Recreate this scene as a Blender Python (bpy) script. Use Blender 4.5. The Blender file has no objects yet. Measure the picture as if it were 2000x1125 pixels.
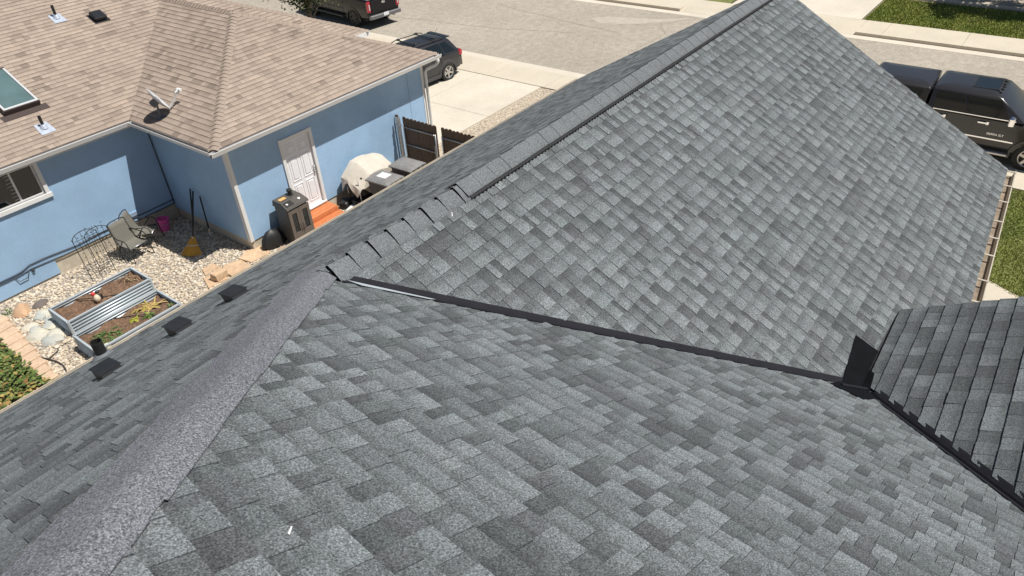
import bpy, bmesh, math, random
from mathutils import Vector, Matrix
rnd = random.Random(7)
SC = bpy.context.scene
COL = SC.collection
# ---------------------------------------------------------------- camera, sky, sun, exposure
CAM = Vector((0.0, 0.0, 9.756))
YAW, PITCH, ROLL, FPX = 0.6751619, 0.62916539, 0.06115882, 1389.26
def cam_axes():
    ca, sa, cb, sb = math.cos(YAW), math.sin(YAW), math.cos(PITCH), math.sin(PITCH)
    f = Vector((ca*cb, sa*cb, -sb)); r = Vector((sa, -ca, 0)); d = f.cross(r)
    c, s = math.cos(ROLL), math.sin(ROLL)
    return r*c + d*s, -r*s + d*c, f
CR, CD, CF = cam_axes()
cam = bpy.data.objects.new('camera', bpy.data.cameras.new('camera'))
COL.objects.link(cam)
M = Matrix((CR, -CD, -CF)).transposed().to_4x4(); M.translation = CAM
cam.matrix_world = M
cam.data.sensor_width = 36; cam.data.lens = 36*FPX/2000
cam.data.clip_start = 0.05; cam.data.clip_end = 3000
SC.camera = cam
def px(P):                                   # used only to choose which pieces are worth building singly
    d = Vector(P) - CAM; z = d.dot(CF)
    if z < 0.05: return None
    return (1000 + FPX*d.dot(CR)/z, 562.5 + FPX*d.dot(CD)/z, z)

SUN = Vector((0.20, -0.46, 1)).normalized()
world = bpy.data.worlds.new('World'); SC.world = world; world.use_nodes = True
wn = world.node_tree.nodes; wl = world.node_tree.links
sky = wn.new('ShaderNodeTexSky'); sky.sky_type = 'NISHITA'; sky.sun_disc = False
sky.sun_elevation = math.asin(SUN.z); sky.sun_rotation = math.atan2(SUN.x, SUN.y)
wl.new(sky.outputs[0], wn['Background'].inputs[0]); wn['Background'].inputs[1].default_value = 0.05
sl = bpy.data.lights.new('sun', 'SUN'); sl.energy = 5.0; sl.angle = math.radians(0.53); sl.color = (1.0, 0.965, 0.90)
so = bpy.data.objects.new('sun', sl); COL.objects.link(so)
so.rotation_euler = SUN.to_track_quat('Z', 'Y').to_euler(); so.location = (0, 0, 30)
SC.view_settings.view_transform = 'Standard'; SC.view_settings.look = 'None'
SC.view_settings.gamma = 1; SC.view_settings.use_curve_mapping = False
SC.view_settings.exposure = 0.0

# ---------------------------------------------------------------- materials
MAT = {}
def mat(name, base, *pos, band=None, **kw):
    m = mat_(name, base, *pos, **kw)
    if band:
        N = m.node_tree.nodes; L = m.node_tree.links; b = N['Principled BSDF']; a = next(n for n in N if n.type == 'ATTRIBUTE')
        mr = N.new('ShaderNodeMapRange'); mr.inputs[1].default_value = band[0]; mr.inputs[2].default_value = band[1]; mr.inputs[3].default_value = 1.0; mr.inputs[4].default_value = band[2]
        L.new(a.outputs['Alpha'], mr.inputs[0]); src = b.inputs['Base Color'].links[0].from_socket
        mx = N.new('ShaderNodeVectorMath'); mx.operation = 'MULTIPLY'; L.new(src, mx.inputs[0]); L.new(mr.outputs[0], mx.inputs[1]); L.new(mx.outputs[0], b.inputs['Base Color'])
    return m
def mat_(name, base, rough=0.7, noise=None, big=None, bump=None, metal=0.0, spec=0.5, attr=False, coat=0.0, stretch=None, speck=None):
    m = bpy.data.materials.new(name); m.use_nodes = True; MAT[name] = m
    N = m.node_tree.nodes; L = m.node_tree.links; b = N['Principled BSDF']
    b.inputs['Roughness'].default_value = rough; b.inputs['Metallic'].default_value = metal
    b.inputs['Specular IOR Level'].default_value = spec; b.inputs['Coat Weight'].default_value = coat
    b.inputs['Coat Roughness'].default_value = 0.05
    geo = N.new('ShaderNodeNewGeometry'); vec = geo.outputs['Position']
    if stretch:
        mp = N.new('ShaderNodeMapping'); mp.inputs['Scale'].default_value = stretch; L.new(vec, mp.inputs['Vector']); vec = mp.outputs[0]
    if attr:
        a = N.new('ShaderNodeAttribute'); a.attribute_name = 'tone'; col = a.outputs['Color']
    else:
        rgb = N.new('ShaderNodeRGB'); rgb.outputs[0].default_value = (*base, 1); col = rgb.outputs[0]
    def vary(col, scale, lo, hi, detail, p0=0.3, p1=0.7):
        t = N.new('ShaderNodeTexNoise'); t.inputs['Scale'].default_value = scale; t.inputs['Detail'].default_value = detail; t.inputs['Roughness'].default_value = 0.65
        L.new(vec, t.inputs['Vector'])
        mr = N.new('ShaderNodeMapRange'); mr.inputs[1].default_value = p0; mr.inputs[2].default_value = p1
        mr.inputs[3].default_value = lo; mr.inputs[4].default_value = hi; L.new(t.outputs[0], mr.inputs[0])
        mx = N.new('ShaderNodeVectorMath'); mx.operation = 'MULTIPLY'
        L.new(col, mx.inputs[0]); L.new(mr.outputs[0], mx.inputs[1]); return mx.outputs[0]
    if noise: col = vary(col, noise[0], 1-noise[1], 1+noise[1], 3)
    if big: col = vary(col, big[0], 1-big[1], 1+big[1], 4)
    if speck:
        t = N.new('ShaderNodeTexVoronoi'); t.inputs['Scale'].default_value = speck[0]; L.new(vec, t.inputs['Vector'])
        sx = N.new('ShaderNodeSeparateColor'); L.new(t.outputs['Color'], sx.inputs[0])
        mr = N.new('ShaderNodeMapRange'); mr.inputs[3].default_value = 1-speck[1]; mr.inputs[4].default_value = 1+speck[1]; L.new(sx.outputs[0], mr.inputs[0])
        mx = N.new('ShaderNodeVectorMath'); mx.operation = 'MULTIPLY'; L.new(col, mx.inputs[0]); L.new(mr.outputs[0], mx.inputs[1]); col = mx.outputs[0]
    L.new(col, b.inputs['Base Color'])
    if bump:
        t = N.new('ShaderNodeTexNoise'); t.inputs['Scale'].default_value = bump[0]; t.inputs['Detail'].default_value = 4; L.new(vec, t.inputs['Vector'])
        bp = N.new('ShaderNodeBump'); bp.inputs['Strength'].default_value = bump[1]; bp.inputs['Distance'].default_value = bump[2] if len(bump) > 2 else 0.01
        L.new(t.outputs[0], bp.inputs['Height']); L.new(bp.outputs[0], b.inputs['Normal'])
    return m
def glass(name, base=(0.01, 0.014, 0.016), rough=0.03):
    return mat(name, base, rough, spec=0.8)

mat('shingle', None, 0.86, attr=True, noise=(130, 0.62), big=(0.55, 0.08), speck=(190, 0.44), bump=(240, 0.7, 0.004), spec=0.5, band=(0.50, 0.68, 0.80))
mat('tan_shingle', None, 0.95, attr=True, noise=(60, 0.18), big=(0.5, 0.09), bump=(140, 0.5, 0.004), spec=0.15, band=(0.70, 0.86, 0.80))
mat('cap_grey', (0.140, 0.152, 0.160), 0.86, noise=(140, 0.5), big=(1.2, 0.12), speck=(200, 0.4), spec=0.5)
mat('cap', (0.166, 0.174, 0.194), 0.86, noise=(140, 0.6), big=(1.2, 0.10), speck=(200, 0.5), bump=(240, 0.7, 0.004), spec=0.25)
mat('deck', (0.045, 0.047, 0.050), 0.95, noise=(20, 0.2))
mat('tan_deck', (0.14, 0.11, 0.09), 0.95, noise=(20, 0.2))
mat('black_felt', (0.004, 0.0045, 0.006), 0.9, spec=0.15, noise=(9, 0.35), bump=(6, 0.3, 0.01))
mat('valley_metal', (0.014, 0.014, 0.019), 0.75, metal=0.0, spec=0.2, noise=(7, 0.18), bump=(5, 0.15, 0.01))
mat('vent_metal', (0.016, 0.018, 0.022), 0.45, noise=(14, 0.25))
mat('ridge_vent', (0.012, 0.012, 0.013), 0.7)
mat('tan_metal', (0.52, 0.46, 0.37), 0.5, noise=(5, 0.12))
mat('gutter_inside', (0.24, 0.19, 0.14), 0.8, noise=(9, 0.35))
mat('white_paint', (0.78, 0.78, 0.77), 0.45, big=(1.5, 0.05))
mat('door_white', (0.86, 0.86, 0.88), 0.4, big=(1.0, 0.03))
mat('blue_stucco', (0.335, 0.505, 0.71), 0.85, noise=(30, 0.06), big=(0.8, 0.10), bump=(70, 0.35, 0.006))
mat('beige_siding', (0.45, 0.40, 0.33), 0.8, big=(0.9, 0.06))
mat('foundation', (0.55, 0.49, 0.39), 0.9, noise=(8, 0.14), big=(1.4, 0.12), bump=(30, 0.3, 0.01))
mat('concrete', (0.64, 0.575, 0.475), 0.9, noise=(14, 0.06), big=(0.45, 0.09), bump=(60, 0.2, 0.004))
mat('concrete_walk', (0.60, 0.53, 0.42), 0.9, noise=(14, 0.06), big=(0.6, 0.07), bump=(60, 0.2, 0.004))
mat('asphalt', (0.395, 0.350, 0.288), 0.95, noise=(3.2, 0.13), big=(0.22, 0.10), speck=(26, 0.16), bump=(45, 0.5, 0.012))
mat('asphalt_patch', (0.46, 0.41, 0.34), 0.95, noise=(4, 0.12))
mat('tar', (0.24, 0.21, 0.17), 0.9)
mat('earth', (0.40, 0.34, 0.26), 0.95, noise=(6, 0.25), big=(0.5, 0.15), bump=(40, 0.5, 0.02))
mat('gravel_bed', (0.36, 0.31, 0.25), 0.95, noise=(25, 0.4), bump=(50, 0.8, 0.02))
mat('stone', None, 0.85, attr=True, noise=(40, 0.14))
mat('leaf', None, 0.6, attr=True, spec=0.3)
mat('lawn', (0.19, 0.21, 0.06), 0.9, noise=(9, 0.35), big=(0.9, 0.28), bump=(60, 0.9, 0.03))
mat('bark', (0.12, 0.09, 0.065), 0.9, noise=(20, 0.3), bump=(30, 0.7, 0.02))
mat('soil', (0.175, 0.105, 0.065), 0.95, noise=(16, 0.45), big=(2.0, 0.25), bump=(28, 1.0, 0.03))
mat('galvanized', (0.55, 0.61, 0.65), 0.5, metal=0.3, big=(2, 0.08))
mat('steel', (0.55, 0.55, 0.55), 0.35, metal=0.8)
mat('chrome', (0.85, 0.85, 0.86), 0.08, metal=1.0)
mat('alloy', (0.55, 0.54, 0.53), 0.3, metal=0.7)
mat('black_iron', (0.020, 0.018, 0.016), 0.6)
mat('mesh_fabric', (0.175, 0.165, 0.14), 0.85, noise=(90, 0.2))
mat('pink_plastic', (0.86, 0.14, 0.44), 0.4)
mat('rake_yellow', (0.72, 0.36, 0.035), 0.45)
mat('label_white', (0.78, 0.78, 0.76), 0.6)
mat('grime_label', (0.75, 0.42, 0.14), 0.6)
mat('smoker_body', (0.090, 0.082, 0.072), 0.5, noise=(20, 0.1), spec=0.4)
mat('smoker_door', (0.150, 0.122, 0.103), 0.5, noise=(20, 0.08))
mat('smoker_black', (0.018, 0.018, 0.018), 0.5)
mat('black_plastic', (0.016, 0.016, 0.017), 0.5)
mat('cedar', (0.56, 0.185, 0.066), 0.7, noise=(6, 0.2), stretch=(1.5, 14, 14), bump=(30, 0.3, 0.004))
mat('dark_wood', (0.135, 0.088, 0.060), 0.8, noise=(5, 0.45), stretch=(16, 16, 1.2), bump=(14, 0.5, 0.006))
mat('cover_cloth', (0.60, 0.54, 0.46), 0.85, big=(4, 0.09), bump=(5, 0.35, 0.02))
mat('bin_lid', (0.235, 0.23, 0.225), 0.6, noise=(12, 0.1), big=(3, 0.12))
mat('bin_body', (0.060, 0.062, 0.064), 0.6, noise=(12, 0.1))
mat('paver', (0.60, 0.435, 0.30), 0.9, noise=(18, 0.12), big=(2.2, 0.12), bump=(30, 0.4, 0.01))
mat('flagstone', (0.60, 0.42, 0.27), 0.9, noise=(10, 0.14), big=(1.3, 0.14), bump=(20, 0.5, 0.01))
mat('hose_black', (0.05, 0.043, 0.036), 0.6)
mat('cable', (0.05, 0.06, 0.075), 0.6)
mat('tyre', (0.022, 0.022, 0.022), 0.85, noise=(30, 0.2))
mat('truck_paint', (0.030, 0.028, 0.029), 0.22, spec=0.4, coat=0.5)
mat('black_paint', (0.005, 0.0055, 0.008), 0.3, spec=0.3, coat=0.25)
mat('suv_paint', (0.026, 0.027, 0.031), 0.28, spec=0.4, coat=0.5)
mat('bumper_grey', (0.16, 0.16, 0.165), 0.4, metal=0.3)
mat('cladding', (0.060, 0.060, 0.062), 0.7)
mat('trim_dark', (0.03, 0.03, 0.032), 0.5)
mat('red_lens', (0.42, 0.012, 0.03), 0.12, coat=0.6)
mat('plate_white', (0.75, 0.76, 0.78), 0.5)
mat('black_text', (0.03, 0.03, 0.04), 0.6)
glass('car_glass'); glass('house_glass', (0.012, 0.016, 0.018), 0.02)
mat('skylight_pane', (0.11, 0.175, 0.18), 0.06, big=(1.6, 0.15), spec=0.8)
mat('bronze', (0.075, 0.055, 0.05), 0.5)
mat('lead', (0.50, 0.55, 0.64), 0.5, metal=0.2, noise=(12, 0.15))
mat('pipe_black', (0.018, 0.018, 0.018), 0.6)
mat('dish_grey', (0.55, 0.56, 0.57), 0.5)
mat('dish_back', (0.16, 0.17, 0.19), 0.5)
mat('orn_red', (0.62, 0.07, 0.06), 0.5); mat('orn_cream', (0.72, 0.6, 0.45), 0.6); mat('orn_black', (0.02, 0.02, 0.02), 0.5)
mat('blind', (0.45, 0.47, 0.42), 0.7)
mat('interior', (0.035, 0.045, 0.035), 0.9, noise=(4, 0.6))

# ---------------------------------------------------------------- mesh helpers
class MB:
    def __init__(s): s.v = []; s.f = []; s.c = []; s.mi = []
    def add(s, vs, fs, col=None, mi=0):
        o = len(s.v); s.v += [tuple(p) for p in vs]; s.f += [tuple(i+o for i in f) for f in fs]; s.mi += [mi]*len(fs)
        if col is not None: s.c += (col if isinstance(col, list) else [col]*len(vs))
        return s
    def box(s, c, d, M=None, col=None, mi=0):
        x, y, z = d[0]/2, d[1]/2, d[2]/2
        vs = [Vector(p) for p in ((-x,-y,-z),(x,-y,-z),(x,y,-z),(-x,y,-z),(-x,-y,z),(x,-y,z),(x,y,z),(-x,y,z))]
        vs = [(M @ p if M else p) + Vector(c) for p in vs]
        return s.add(vs, [(0,3,2,1),(4,5,6,7),(0,1,5,4),(1,2,6,5),(2,3,7,6),(3,0,4,7)], col, mi)
    def bbox(s, c, d, b=0.01, M=None, mi=0):         # box with chamfered vertical and top edges
        x, y, z = d[0]/2, d[1]/2, d[2]/2; vs = []
        for zz, i in ((-z, 0), (z-b, 0), (z, b)):
            X, Y = x-i, y-i
            vs += [(-X+b,-Y,zz),(X-b,-Y,zz),(X,-Y+b,zz),(X,Y-b,zz),(X-b,Y,zz),(-X+b,Y,zz),(-X,Y-b,zz),(-X,-Y+b,zz)]
        fs = [tuple(reversed(range(8))), tuple(range(16, 24))]
        for r in (0, 8):
            fs += [(r+k, r+(k+1) % 8, r+8+(k+1) % 8, r+8+k) for k in range(8)]
        vs = [Vector(p) for p in vs]; vs = [(M @ p if M else p) + Vector(c) for p in vs]
        return s.add(vs, fs, None, mi)
    def bar(s, a, b, w, h, up=(0,0,1), mi=0):
        a, b = Vector(a), Vector(b); t = (b-a).normalized(); u = Vector(up)
        if abs(t.dot(u)) > 0.98: u = Vector((1,0,0))
        r = t.cross(u).normalized(); u = r.cross(t)
        vs = []
        for p in (a, b):
            vs += [p-r*w/2-u*h/2, p+r*w/2-u*h/2, p+r*w/2+u*h/2, p-r*w/2+u*h/2]
        return s.add(vs, [(3,2,1,0),(4,5,6,7),(0,1,5,4),(1,2,6,5),(2,3,7,6),(3,0,4,7)], None, mi)
    def tube(s, pts, r, n=8, mi=0, closed=False):
        pts = [Vector(p) for p in pts]; k = len(pts); vs = []; prev = None
        rr = r if isinstance(r, (list, tuple)) else [r]*k
        for i, p in enumerate(pts):
            t = (pts[min(i+1, k-1)] - pts[max(i-1, 0)]).normalized()
            u = prev if prev is not None else (Vector((0,0,1)) if abs(t.z) < 0.9 else Vector((1,0,0)))
            a = t.cross(u); a = a.normalized() if a.length > 1e-6 else Vector((1,0,0)); b = a.cross(t).normalized(); prev = b
            vs += [p + (a*math.cos(q*2*math.pi/n) + b*math.sin(q*2*math.pi/n))*rr[i] for q in range(n)]
        fs = []
        for i in range(k-1):
            fs += [(i*n+q, i*n+(q+1) % n, (i+1)*n+(q+1) % n, (i+1)*n+q) for q in range(n)]
        fs += [tuple(reversed(range(n))), tuple(range((k-1)*n, k*n))]
        return s.add(vs, fs, None, mi)
    def lathe(s, prof, n=16, M=None, mi=0, caps=True):   # prof [(r,z)]
        vs = []; fs = []
        for r, z in prof:
            vs += [Vector((r*math.cos(q*2*math.pi/n), r*math.sin(q*2*math.pi/n), z)) for q in range(n)]
        for i in range(len(prof)-1):
            fs += [(i*n+q, i*n+(q+1) % n, (i+1)*n+(q+1) % n, (i+1)*n+q) for q in range(n)]
        if caps: fs += [tuple(reversed(range(n))), tuple(range((len(prof)-1)*n, len(prof)*n))]
        if M: vs = [M @ p for p in vs]
        return s.add(vs, fs, None, mi)
    def slab(s, poly, n, t, col=None, mi=0):      # planar polygon, thickness t along -n
        n = Vector(n); poly = [Vector(p) for p in poly]; k = len(poly)
        vs = poly + [p - n*t for p in poly]
        fs = [tuple(range(k)), tuple(reversed(range(k, 2*k)))] + [(i, k+i, k+(i+1) % k, (i+1) % k) for i in range(k)]
        return s.add(vs, fs, col, mi)
def obj(name, mb, m, parent=None, smooth=False, bevel=0):
    me = bpy.data.meshes.new(name); me.from_pydata(mb.v, [], mb.f)
    for q in (m if isinstance(m, (list, tuple)) else [m]): me.materials.append(MAT[q])
    if any(mb.mi):
        for i, p in enumerate(me.polygons): p.material_index = mb.mi[i]
    if mb.c:
        a = me.attributes.new('tone', 'FLOAT_COLOR', 'POINT')
        flat = []
        for c in mb.c: flat += [c[0], c[1], c[2], c[3] if len(c) > 3 else 1.0]
        a.data.foreach_set('color', flat)
    if smooth:
        me.polygons.foreach_set('use_smooth', [True]*len(me.polygons))
    me.update()
    o = bpy.data.objects.new(name, me); COL.objects.link(o)
    if smooth and smooth is not True: 
        me.set_sharp_from_angle(angle=math.radians(smooth))
    if bevel:
        b = o.modifiers.new('b', 'BEVEL'); b.width = bevel; b.segments = 2; b.limit_method = 'ANGLE'
    if parent is not None: adopt(o, parent)
    return o
LOCAL = set()
def adopt(o, parent):
    o.parent = parent
    if parent.type == 'EMPTY' and parent.name not in LOCAL:
        o.matrix_parent_inverse = Matrix.Translation(-Vector(parent.location))
def tag(o, label=None, cat=None, group=None, kind=None):
    if label: o['label'] = label
    if cat: o['category'] = cat
    if group: o['group'] = group
    if kind: o['kind'] = kind
    return o
def thing(name, label, cat, loc=(0,0,0), group=None, local=False, rz=0):
    o = bpy.data.objects.new(name, None); COL.objects.link(o); o.location = loc; o.rotation_euler = (0,0,rz)
    o.empty_display_size = 0.2
    if local: LOCAL.add(o.name)
    return tag(o, label, cat, group)
def sheet(name, poly, z, m, kind='structure', t=0.0):
    mb = MB()
    if t: mb.slab([(x, y, z) for x, y in poly], (0,0,1), t)
    else: mb.add([(x, y, z) for x, y in poly], [tuple(range(len(poly)))])
    return tag(obj(name, mb, m), kind=kind)
def rect(x0, x1, y0, y1): return [(x0,y0),(x1,y0),(x1,y1),(x0,y1)]
# ---------------------------------------------------------------- the ground, street, drives
def kerbed(name, x0, x1, y0, y1, z, m):
    mb = MB(); mb.box(((x0+x1)/2, (y0+y1)/2, z-0.10), (x1-x0, y1-y0, 0.2)); return tag(obj(name, mb, m), kind='structure')
sheet('ground', rect(-400, 600, -500, 500), -0.02, 'earth')
sheet('street', rect(23.0, 32.7, -200, 200), 0.0, 'asphalt')
sheet('gutter_pan', rect(22.78, 23.35, -200, 200), 0.006, 'concrete')
sheet('gutter_pan_far', rect(32.35, 32.85, -200, 200), 0.006, 'concrete')
# far side: kerb, pavement with joints, drive, lawns
for i, y in enumerate([k*3.0 - 18 for k in range(19)]):
    if 7.0 < y+1.5 < 14.5: continue
    kerbed('far_kerb' if i == 0 else 'far_kerb', 32.85, 33.02, y, y+2.99, 0.13, 'concrete_walk')
    kerbed('far_pavement', 33.025, 34.75, y, y+2.985, 0.125, 'concrete_walk')
kerbed('far_kerb', 32.85, 33.02, 6.0, 6.99, 0.13, 'concrete_walk'); kerbed('far_pavement', 33.025, 34.75, 6.0, 6.99, 0.125, 'concrete_walk')
# sloped driveway mouth of the far drive
mb = MB(); mb.add([(32.85,7.0,0.01),(32.85,15,0.01),(33.6,15,0.12),(33.6,7.0,0.12),(34.75,15,0.125),(34.75,7.0,0.125)], [(0,3,2,1),(3,5,4,2)])
tag(obj('far_driveway_mouth', mb, 'concrete_walk'), kind='structure')
sheet('far_driveway', rect(34.76, 70, 7.25, 13.2), 0.125, 'concrete')
lawn_far = sheet('far_lawn', rect(34.76, 38.75, -25, 7.2), 0.11, 'lawn')
sheet('far_lawn_left', rect(34.76, 60, 13.3, 40), 0.11, 'lawn')
sheet('far_yard', rect(38.9, 70, -25, 7.2), 0.10, 'earth')
mb = MB(); mb.tube([(38.85 + 0.25*math.sin(y*0.35), y, 0.13) for y in [k*0.7 - 20 for k in range(39)]], 0.11, 6)
tag(obj('lawn_edging', mb, 'concrete_walk', smooth=True), 'pale concrete edging along the back of the lawn across the street', 'edging')
# near side
for k in range(40):
    y = -50 + k*2.6
    kerbed('near_pavement', 21.35, 22.76, y, y+2.585, 0.05 + 0.0, 'concrete_walk')
mb = MB(); mb.add([(22.76,-100,0.05),(22.76,100,0.05),(22.95,100,0.008),(22.95,-100,0.008)], [(0,3,2,1)])
tag(obj('rolled_kerb', mb, 'concrete_walk'), kind='structure')
for i in range(2):
    for j in range(4):
        x0 = 14.9 + i*3.22; y0 = 15.1 + j*3.0
        kerbed('neighbour_driveway', x0, x0+3.205, y0, y0+2.985, 0.04, 'concrete')
sheet('gravel_strip', rect(13.7, 21.34, 14.35, 15.1), 0.006, 'gravel_bed')
for i in range(3):
    kerbed('house_driveway', 10.6 + i*3.58, 10.6 + i*3.58 + 3.565, 0.05, 7.1, 0.04, 'concrete')
sheet('gravel_yard', rect(2.45, 13.7, 6.0, 18.4), 0.0, 'gravel_bed')
lawn_near = sheet('front_lawn', [(16.75,-0.02),(16.35,-0.7),(16.0,-1.5),(15.8,-3),(15.7,-9),(21.34,-9),(21.34,-0.02)], 0.02, 'lawn')
sheet('front_walk', [(11.5,-0.01),(11.5,-9),(15.68,-9),(15.75,-3),(15.93,-1.5),(16.28,-0.75),(16.7,-0.01)], 0.03, 'concrete_walk')
# street wear: sealed cracks, pale patches
mb = MB()
for p in ([(25.2,31),(26.0,26),(26.6,21.5),(27.9,17)], [(30.1,24),(29.0,19),(28.6,15.5)], [(24.6,13),(26.5,14.2),(29.3,14.0),(31.0,15.1)]):
    pts = []
    for a, b in zip(p[:-1], p[1:]):
        for q in range(8):
            t = q/8; pts.append((a[0]+(b[0]-a[0])*t + rnd.uniform(-.06,.06), a[1]+(b[1]-a[1])*t + rnd.uniform(-.06,.06)))
    for a, b in zip(pts[:-1], pts[1:]):
        d = Vector((b[0]-a[0], b[1]-a[1])).normalized(); w = 0.012
        mb.add([(a[0]-d.y*w,a[1]+d.x*w,.004),(a[0]+d.y*w,a[1]-d.x*w,.004),(b[0]+d.y*w,b[1]-d.x*w,.004),(b[0]-d.y*w,b[1]+d.x*w,.004)], [(0,1,2,3)])
tag(obj('road_cracks', mb, 'tar'), kind='structure')
mb = MB()
mb.add([(29.5,17.5,.005),(29.9,16.1,.005),(31.2,14.6,.005),(32.2,13.9,.005),(31.3,15.3,.005),(30.6,17.6,.005),(30.0,18.2,.005)], [tuple(range(7))])
tag(obj('road_patch', mb, 'asphalt_patch'), kind='structure')

# ---------------------------------------------------------------- shingle generator
def clip(poly, cv):
    out = poly; k = len(cv)
    for i in range(k):
        a, b = cv[i], cv[(i+1) % k]; ex, ey = b[0]-a[0], b[1]-a[1]; src = out; out = []
        if not src: return []
        for j in range(len(src)):
            p, q = src[j], src[(j+1) % len(src)]
            sp = ex*(p[1]-a[1]) - ey*(p[0]-a[0]); sq = ex*(q[1]-a[1]) - ey*(q[0]-a[0])
            if sp >= 0: out.append(p)
            if (sp >= 0) != (sq >= 0):
                t = sp/(sp-sq); out.append((p[0]+(q[0]-p[0])*t, p[1]+(q[1]-p[1])*t))
    return out
def ccw(p):
    a = sum(p[i][0]*p[(i+1) % len(p)][1] - p[(i+1) % len(p)][0]*p[i][1] for i in range(len(p)))
    return p if a > 0 else p[::-1]
def area2(p): return abs(sum(p[i][0]*p[(i+1) % len(p)][1] - p[(i+1) % len(p)][0]*p[i][1] for i in range(len(p))))/2
def field(P0, u, v, polys, e, seq, tone, margin=250, vtop=1.04, cull=True, fade=0.16):
    """lay courses of shingles on a slope; polys are convex outlines in 3D, P0 lies on the lowest course line"""
    P0, u, v = Vector(P0), Vector(u).normalized(), Vector(v).normalized(); n = u.cross(v)
    if n.z < 0: n = -n
    cvs = [ccw([((Vector(p)-P0).dot(u), (Vector(p)-P0).dot(v)) for p in poly]) for poly in polys]
    umin = min(p[0] for c in cvs for p in c); umax = max(p[0] for c in cvs for p in c)
    vmin = min(p[1] for c in cvs for p in c); vmax = max(p[1] for c in cvs for p in c)
    out = []
    j = int(math.floor(vmin/e)) - 1
    while j*e < vmax:
        b0 = j*e; a = umin - rnd.uniform(0, 0.5); idx = 0; wob = rnd.uniform(-0.002, 0.002)
        while a < umax:
            w, t, kind = seq(idx); idx += 1
            jit = rnd.uniform(-0.0015, 0.0015) + wob
            r = [(a+0.0012, b0+jit), (a+w-0.0012, b0+jit), (a+w-0.0012, b0+e*vtop), (a+0.0012, b0+e*vtop)]
            a += w
            if cull:
                c = px(P0 + u*(a-w/2) + v*(b0+e/2))
                if c is None or not (-margin < c[0] < 2000+margin and -margin*0.6 < c[1] < 1125+margin): continue
            for cv in cvs:
                p = clip(r, cv)
                if len(p) < 3 or area2(p) < 2e-4: continue
                k = len(p); top = []; bot = []; cols = []
                base = tone(kind); lift = rnd.uniform(0, 0.0012) if rnd.random() > .03 else rnd.uniform(.002,.006)
                for q in p:
                    g = (q[1]-b0)/e
                    h = 0.0006 + (t+lift)*(1 - g*0.96)
                    top.append(P0 + u*q[0] + v*q[1] + n*h); bot.append(P0 + u*q[0] + v*q[1] - n*0.003)
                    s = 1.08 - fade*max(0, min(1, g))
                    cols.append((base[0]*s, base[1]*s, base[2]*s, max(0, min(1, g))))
                fs = [tuple(range(k))] + [(i, k+i, k+(i+1) % k, (i+1) % k) for i in range(k)]
                # score: size on screen
                pp = [px(P) for P in top]; score = 0
                if all(pp):
                    cx = sum(q[0] for q in pp)/k; cy = sum(q[1] for q in pp)/k
                    if 0 < cx < 2000 and 0 < cy < 1125: score = area2([(q[0], q[1]) for q in pp])
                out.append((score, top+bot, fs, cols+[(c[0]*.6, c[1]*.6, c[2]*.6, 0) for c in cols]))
        j += 1
    return out
def lay(pieces, roof, m, single=300):
    pieces.sort(key=lambda p: -p[0])
    for p in pieces[:single]:
        mb = MB(); mb.add(p[1], p[2], p[3]); obj('shingle', mb, m, roof)
    mb = MB()
    for p in pieces[single:]: mb.add(p[1], p[2], p[3])
    o = obj('shingles', mb, m, roof); tag(o, kind='stuff')

# ---------------------------------------------------------------- the grey roof under the camera
PW, P1S, T1 = 0.583, 0.547, 0.05              # wing slopes / main hip end
ZR = 7.056; RY = 3.5; X0 = 2.30; XR = 10.93
zE = ZR - PW*3.3                   # left eave
DVY = 0.42; DVZ = ZR - PW*(RY-DVY)   # level valley between the wing and the porch gable
XRK = 6.56                         # porch gable rake
def z1(x, y): return ZR - P1S*(x-X0) + T1*(y-RY)
def z2(y): return ZR - PW*(RY-y)
def z3(y): return ZR - PW*(y-RY)
def z4(y): return DVZ + PW*(DVY-y)
XV = X0 + (ZR-DVZ+T1*(DVY-RY))/P1S             # foot of the main valley
YM = -2.8                          # main ridge
XM = X0 + ((PW+T1)/P1S)*(YM-RY)
ZM = z3(YM); ZG = z4(YM); XG = X0 + (ZR-ZG+T1*(YM-RY))/P1S
house = thing('grey_roofed_house', 'house roofed in grey asphalt shingles with a new ridge and metal valleys', 'house', (2, 0, 0))
EN, EF = -0.15, 0.03               # right eave, near and far
def V3(x, y, z): return Vector((x, y, z))
dz = Vector((0, 0, -0.012))
mb = MB()
EY = -12.4; XE = X0 + (ZR-zE)/P1S
planes = [
 [V3(XM,YM,ZM), V3(X0,RY,ZR), V3(X0,6.8,zE), V3(-12,6.8,zE), V3(-12,YM,ZM)],
 [V3(X0,RY,ZR), V3(XR,RY,ZR), V3(XR,6.8,zE), V3(X0,6.8,zE)],
 [V3(X0,RY,ZR), V3(XV,DVY,DVZ), V3(XR,DVY,DVZ), V3(XR,RY,ZR)],
 [V3(XRK-0.1,DVY,DVZ), V3(XRK-0.1,EN,z2(EN)), V3(XR,EF,z2(EF)), V3(XR,DVY,DVZ)],
 [V3(XM,YM,ZM), V3(XG,YM,ZG), V3(XV,DVY,DVZ), V3(X0,RY,ZR)],
 [V3(XV,DVY,DVZ), V3(XG,YM,ZG), V3(XRK,YM,ZG), V3(XRK,DVY,DVZ)],
 [V3(XG,YM,ZG), V3(XV,2*YM-DVY,DVZ), V3(XRK,2*YM-DVY,DVZ), V3(XRK,YM,ZG)],
 [V3(XM,YM,ZM), V3(XE,EY+0.2,zE), V3(XE,2*YM-DVY,z1(XE, 2*YM-DVY)), V3(XV,2*YM-DVY,DVZ), V3(XG,YM,ZG)],
 [V3(XM,YM,ZM), V3(-12,YM,ZM), V3(-12,EY+0.2,zE), V3(XE,EY+0.2,zE)],
]
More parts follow.
